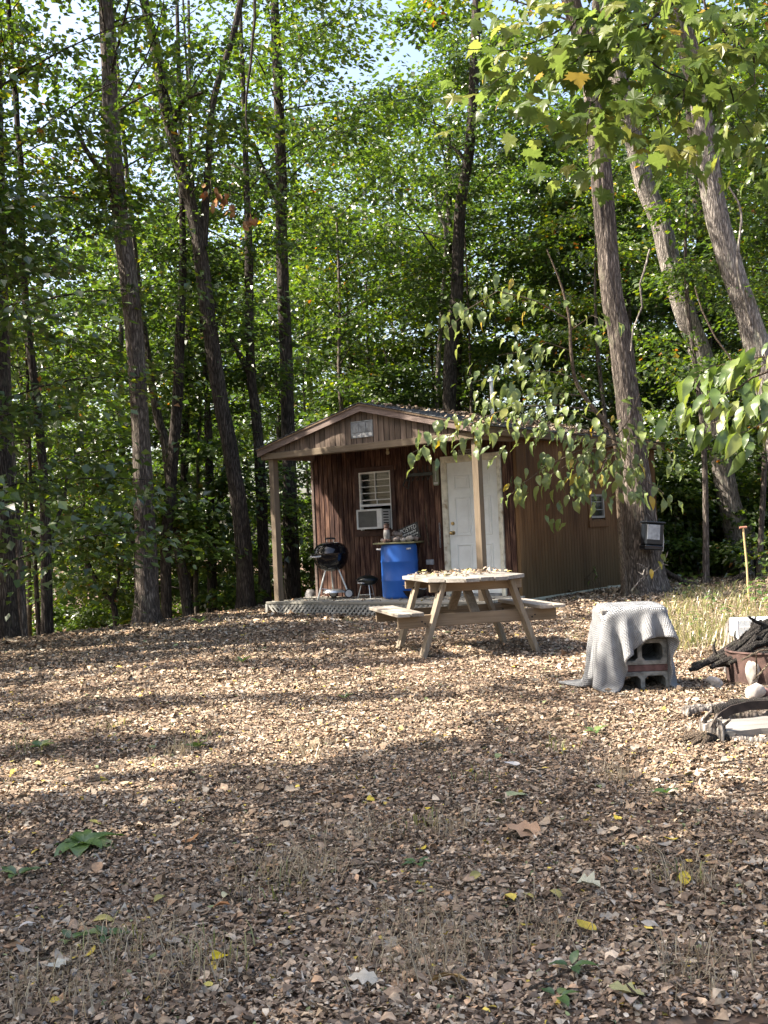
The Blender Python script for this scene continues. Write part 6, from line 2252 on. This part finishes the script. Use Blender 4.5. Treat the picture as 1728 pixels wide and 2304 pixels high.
BROWN = [curled_leaf('fallen_leaf', 200 + i, LC[i % 10] * RNG.uniform(.8, 1.25), RNG.uniform(.35, .7), 6, i % 4 == 0) for i in range(22)]
BROWN += [curled_leaf('fallen_leaf', 240 + i, c, .5) for i, c in enumerate(((.46, .36, .06), (.38, .33, .10), (.30, .26, .10)))]
for i in range(280):
    y = 3.5 + 4.2 * RNG.random() ** 1.5
    x = RNG.uniform(-.35, .35) * y
    o = link('fallen_leaf', BROWN[int(RNG.integers(len(BROWN)))], GROUND)
    o.location = (x, y, gz(x, y) + .008 + .012 * RNG.random()); s = RNG.uniform(.045, .085)
    o.scale = (s, s, s); o.rotation_euler = (RNG.normal(0, .25), RNG.normal(0, .25), RNG.uniform(0, 6.28))
DEADL = [curled_leaf('leaf', 260 + i, c, .6) for i, c in enumerate(((.30, .15, .06), (.22, .12, .07), (.34, .20, .09)))]
NOTE = [(495, 2173, .085, (.50, .38, .03), 'large bright yellow leaf lying in the near leaf litter', .62, False), (469, 2235, .04, (.50, .42, .12), 'small pale yellow leaf just below the large yellow one', .7, False),
        (508, 2032, .055, (.50, .46, .28), 'oval cream leaf above the large yellow leaf', .6, False), (500, 2055, .06, (.33, .16, .07), 'rusty orange curled leaf under the oval cream leaf', .5, False),
        (377, 2080, .045, (.55, .46, .38), 'small pale pinkish leaf standing on edge', .8, False), (122, 2191, .075, (.42, .42, .36), 'pale grey star shaped leaf near the left border', .9, True),
        (818, 2222, .085, (.50, .45, .36), 'big cream crumpled leaf near the bottom centre', .8, True), (1161, 1802, .15, (.27, .30, .17), 'long grey green lobed leaf lying alone in shade', .5, True),
        (1176, 1885, .15, (.36, .235, .15), 'large tan curled maple leaf', .8, True), (1541, 1992, .085, (.50, .40, .06), 'yellow folded leaf at the right in the shade', .5, False),
        (1148, 2036, .09, (.50, .41, .10), 'yellow leaf with a pale tip right of the centre', .5, False), (1325, 2010, .095, (.38, .38, .29), 'pale greenish crumpled lobed leaf', .75, True),
        (1320, 2104, .08, (.46, .36, .07), 'dull yellow leaf curled at the edges', .6, False), (1012, 2229, .12, (.36, .24, .10), 'long golden brown leaf at the bottom of the view', .5, False),
        (1411, 2252, .10, (.36, .34, .16), 'large yellow green lobed leaf near the bottom', .8, True), (1153, 1732, .09, (.52, .50, .47), 'whitish dry leaf in the shade edge', .6, False),
        (62, 2100, .06, (.50, .46, .42), 'white curled leaf at the left in the shade', .5, False), (430, 1903, .09, (.32, .17, .08), 'rust coloured curled leaf behind the near weeds', .5, False),
        (1420, 2275, .12, (.45, .36, .28), 'long pinkish tan leaf at the bottom right', .35, False)]
for i, (px, py, s, c, lab, w, lobed) in enumerate(NOTE):
    o = link('fallen_leaf', curled_leaf('fallen_leaf', 400 + i, c, w, 6, lobed))
    q = on_ground(px, py)
    o.location = q + Vector((0, 0, .024)); o.scale = (s,) * 3; o.rotation_euler = (RNG.normal(.15, .15), RNG.normal(0, .15), RNG.uniform(0, 6.28))
    tag(o, lab, 'leaf', 'notable fallen leaves')

# pebbles and small sticks between the leaves
X, Y = scatter(rng, 2.8, 8.5, 60)
k = fbm(X * 1.1, Y * 1.1, 44) > .56
X, Y = X[k], Y[k]
oct_ = np.array([(1, 0, 0), (-1, 0, 0), (0, 1, 0), (0, -1, 0), (0, 0, 1), (0, 0, -1), (.62, .62, .3), (-.62, .62, .3), (-.62, -.62, .3), (.62, -.62, .3)])
fo = np.array([(4, 6, 7), (4, 7, 8), (4, 8, 9), (4, 9, 6), (6, 0, 2), (6, 2, 7), (7, 2, 1), (7, 1, 8), (8, 1, 3), (8, 3, 9), (9, 3, 0), (9, 0, 6), (0, 5, 2), (2, 5, 1), (1, 5, 3), (3, 5, 0)])
n = len(X)
sz = rng.uniform(.005, .013, (n, 1, 1)) * rng.uniform(.6, 1.2, (n, 1, 3))
a = rng.random(n) * 6.28
Vp = oct_[None] * sz * rng.uniform(.8, 1.2, (n, 10, 1))
Vx = Vp[..., 0] * np.cos(a)[:, None] - Vp[..., 1] * np.sin(a)[:, None]; Vy = Vp[..., 0] * np.sin(a)[:, None] + Vp[..., 1] * np.cos(a)[:, None]
Vp = np.stack([Vx + X[:, None], Vy + Y[:, None], Vp[..., 2] + ground_np(X, Y)[:, None] + .014], -1).reshape(-1, 3)
Fp = (fo[None] + (np.arange(n) * 10)[:, None, None]).reshape(-1, 3)
o = link('gravel', np_mesh('gravel', Vp, Fp, True), None, 'pebble')
tag(o, 'small grey gravel showing between the near leaves', 'gravel', None, 'stuff')


# small fallen twigs lying across the litter
X, Y = scatter(rng, 3.0, 16, 16)
mb = MB()
for x, y in zip(X, Y):
    a = rng.random() * 6.28; l = rng.uniform(.06, .32); z = gz(x, y) + .018
    b = rng.normal(0, .12) * l
    p = [(x - math.cos(a) * l / 2, y - math.sin(a) * l / 2, z), (x + math.sin(a) * b, y - math.cos(a) * b, z + .010), (x + math.cos(a) * l / 2, y + math.sin(a) * l / 2, z + .004)]
    mb.tube(p, [rng.uniform(.0025, .006), .003, .0015], 4)
o = mb.build('fallen_twigs', 'bark_twig', None)
tag(o, 'thin fallen twigs scattered over the leaf litter', 'twigs', None, 'stuff')


def blades(name, rng, X, Y, H, mat, label, cat, w=.004, bend=.6):
    n = len(X)
    a = rng.random(n) * 2 * PI
    dx, dy = np.cos(a), np.sin(a)
    Z = ground_np(X, Y)
    b = H * bend * rng.uniform(.1, 1.2, n)
    w = w * rng.uniform(.6, 1.4, n)
    px, py = -dy * w, dx * w
    P0 = np.stack([X, Y, Z - .005], 1)
    P1 = P0 + np.stack([dx * b * .35, dy * b * .35, H * .6], 1)
    P2 = P0 + np.stack([dx * b, dy * b, H * (1 - .25 * bend)], 1)
    s = np.stack([px, py, np.zeros(n)], 1)
    V = np.stack([P0 - s, P0 + s, P1 - s * .8, P1 + s * .8, P2], 1).reshape(-1, 3)
    o_ = (np.arange(n) * 5)[:, None]
    F = np.concatenate([o_ + np.array([t]) for t in ((0, 1, 3), (0, 3, 2), (2, 3, 4))], 1).reshape(-1, 3)
    ob = link(name, leaf_mesh(name, V, F, np.clip(rng.normal(.5, .25, n), 0, 1), 5), None, mat)
    return tag(ob, label, cat, None, 'stuff')


def tufts(rng, spots, n, spread):
    X, Y = [], []
    for px, py, k in spots:
        q = on_ground(px, py)
        m_ = int(n * k)
        X.append(rng.normal(q.x, spread * k, m_)); Y.append(rng.normal(q.y, spread * k * 1.3, m_))
    return np.concatenate(X), np.concatenate(Y)


X, Y = tufts(rng, [(60, 2260, 1.2), (220, 2220, 1), (300, 2130, .8), (620, 1985, 1.2), (660, 1960, .8), (950, 2120, 1.2), (1050, 2150, 1.0), (920, 2200, .8), (1250, 2110, .6), (1560, 1990, .7), (430, 2200, .8), (1600, 2200, .8), (820, 1890, .7), (1010, 1880, .6), (1400, 1760, .6), (700, 1700, .5), (400, 1700, .6)], 130, .11)
blades('dry_grass', rng, X, Y, rng.uniform(.05, .17, len(X)), 'grass_dry', 'thin dry grass stalks among the near leaves', 'grass', .0016, 1.3)
X, Y = tufts(rng, [(500, 2150, .7), (620, 1990, .7), (250, 2130, .6), (860, 1520, .5), (1290, 1440, .6), (790, 1400, .7), (260, 1640, .8), (430, 1680, .7), (60, 1690, .9), (1530, 1980, .5), (1060, 1760, .5), (1250, 1690, .5), (950, 1860, .5)], 45, .10)
blades('green_grass', rng, X, Y, rng.uniform(.03, .12, len(X)), 'grass_green', 'sparse green grass blades in the clearing', 'grass', .0022, .8)
X, Y = [], []
for _ in range(14000):
    px, py = rng.uniform(1495, 1800), rng.uniform(1325, 1460)
    q = gp(px, py, .1)
    X.append(q.x); Y.append(q.y)
X, Y = np.array(X), np.array(Y)
k = (fbm(X * 1.5, Y * 1.2, 71) > .40) & ((X - bb.x) ** 2 + (Y - bb.y - .1) ** 2 > .25) & (Y < 17.5)
X, Y = X[k][:3600], Y[k][:3600]
blades('meadow_grass', rng, X, Y, .04 + .20 * rng.random(len(X)) ** 2.2, 'grass_green', 'sunlit straw and green grass behind the blanket', 'grass', .004, .9)
X2 = np.concatenate([X + rng.normal(0, .22, len(X)), X[::2] + rng.normal(-.1, .5, len(X[::2]))]); Y2 = np.concatenate([Y + rng.normal(0, .3, len(X)), Y[::2] + rng.normal(-.3, .6, len(X[::2]))])
blades('straw_grass', rng, X2, Y2, .03 + .20 * rng.random(len(X2)) ** 1.8, 'grass_dry', 'pale dry straw in the sunlit grass by the brush heap', 'grass', .003, 1.1)


# broad leaved weeds, each plant a thing
def weed(px, py, n, s, label, upr=.5):
    q = on_ground(px, py)
    t = empty('weed_plant', q, 0, label, 'plant', 'green weeds in the litter')
    for i in range(n):
        a = i * 2.4 + RNG.uniform(-.3, .3)
        me = WEED[int(RNG.integers(len(WEED)))]
        o = link('leaf', me, t)
        u = upr * RNG.uniform(.4, 1.3)
        o.location = (.01 * math.cos(a), .01 * math.sin(a), .012 + .02 * upr)
        o.rotation_euler = (u, 0, a - PI / 2); k = s * RNG.uniform(.7, 1.2); o.scale = (k, k, k)


WEED = [ovate_leaf('leaf', 'weed_leaf', 1, .5 + .1 * (i % 2), .15, .45, .02, 80 + i, v) for i, v in enumerate((.1, .35, .6, .9))]
weed(185, 1905, 9, .17, 'grey green rosette of long leaves lying flat in the shade', .25)
weed(1285, 2190, 5, .07, 'small bright seedling near the bottom with rounded leaves', .6)
weed(1255, 2258, 4, .065, 'lowest green seedling at the bottom edge', .5)
weed(245, 2120, 5, .07, 'green weed with shiny leaves left of the large yellow leaf', .5)
weed(160, 2128, 4, .06, 'dark green weed near the left border', .5)
weed(440, 1690, 7, .09, 'light green weed in the sunny band', .7)
weed(90, 1690, 8, .09, 'sunlit pale weed at the left border', .7)
weed(545, 1495, 6, .09, 'pale weed in the dappled light left of the table', .7)
weed(775, 1578, 6, .07, 'green sprig in the sun below the picnic table', .8)
weed(40, 1980, 5, .08, 'blue green weed at the left edge in shade', .5)
weed(940, 1955, 5, .06, 'small green weed right of the centre in shade', .6)
weed(1500, 1795, 5, .07, 'green weed in the shade right of the pale lobed leaf', .6)
weed(450, 1405, 7, .14, 'leafy weed at the crest left of the porch', .8)
weed(1340, 1655, 5, .08, 'pale weed below the knitted blanket', .7)
# leafy plants in the sunny strip at the right border
for i, (px, py, s) in enumerate(((1545, 1350, .16), (1600, 1372, .14), (1700, 1360, .2), (1735, 1385, .18), (1560, 1415, .12), (1635, 1400, .13), (1715, 1330, .17))):
    q = on_ground(px, py)
    t = empty('woodland_plant', q, 0, f'leafy sunlit plant in the grass strip by the {("stout trunk", "yellow pole", "wire rack", "right border", "blanket", "pale stump", "black bag")[i]}', 'plant', 'plants in the sunny strip')
    MB().tube([(0, 0, -.02), (.01, 0, s), (.03, .01, s * 1.8)], [.004, .003, .002], 5).build('stem', 'bark_twig', t)
    for j in range(9):
        a = j * 2.4; h = s * (.4 + .15 * j)
        o = link('leaf', WEED[j % 4], t); o.location = (.01, 0, h); o.rotation_euler = (R(-10 + 30 * RNG.random()), 0, a); o.scale = (s * .8,) * 3


# clusters of withered leaves caught in the left trees
for i, (px, py, Y, lab) in enumerate(((474, 450, 17.5, 'withered orange leaf cluster beside the forked limb'), (517, 458, 17.8, 'small rust coloured dead leaf cluster hanging in the left trees'), (562, 500, 17.2, 'largest brown dead leaf cluster hanging in the left trees'))):
    q = at(px, py, Y)
    t = empty('dead_leaf_cluster', q, 0, lab, 'leaf cluster', 'withered leaf clusters')
    MB().tube([(0, .05, .35), (.02, 0, .12), (0, 0, -.02)], [.006, .005, .003], 5).build('twig', 'bark_twig', t)
    for j in range(11):
        o = link('leaf', DEADL[j % 3], t)
        o.location = (RNG.normal(0, .07), RNG.normal(0, .07), RNG.normal(0, .09)); o.rotation_euler = (RNG.uniform(-1.6, -.6), RNG.normal(0, .5), RNG.uniform(0, 6.28)); k = RNG.uniform(.10, .17); o.scale = (k, k, k)
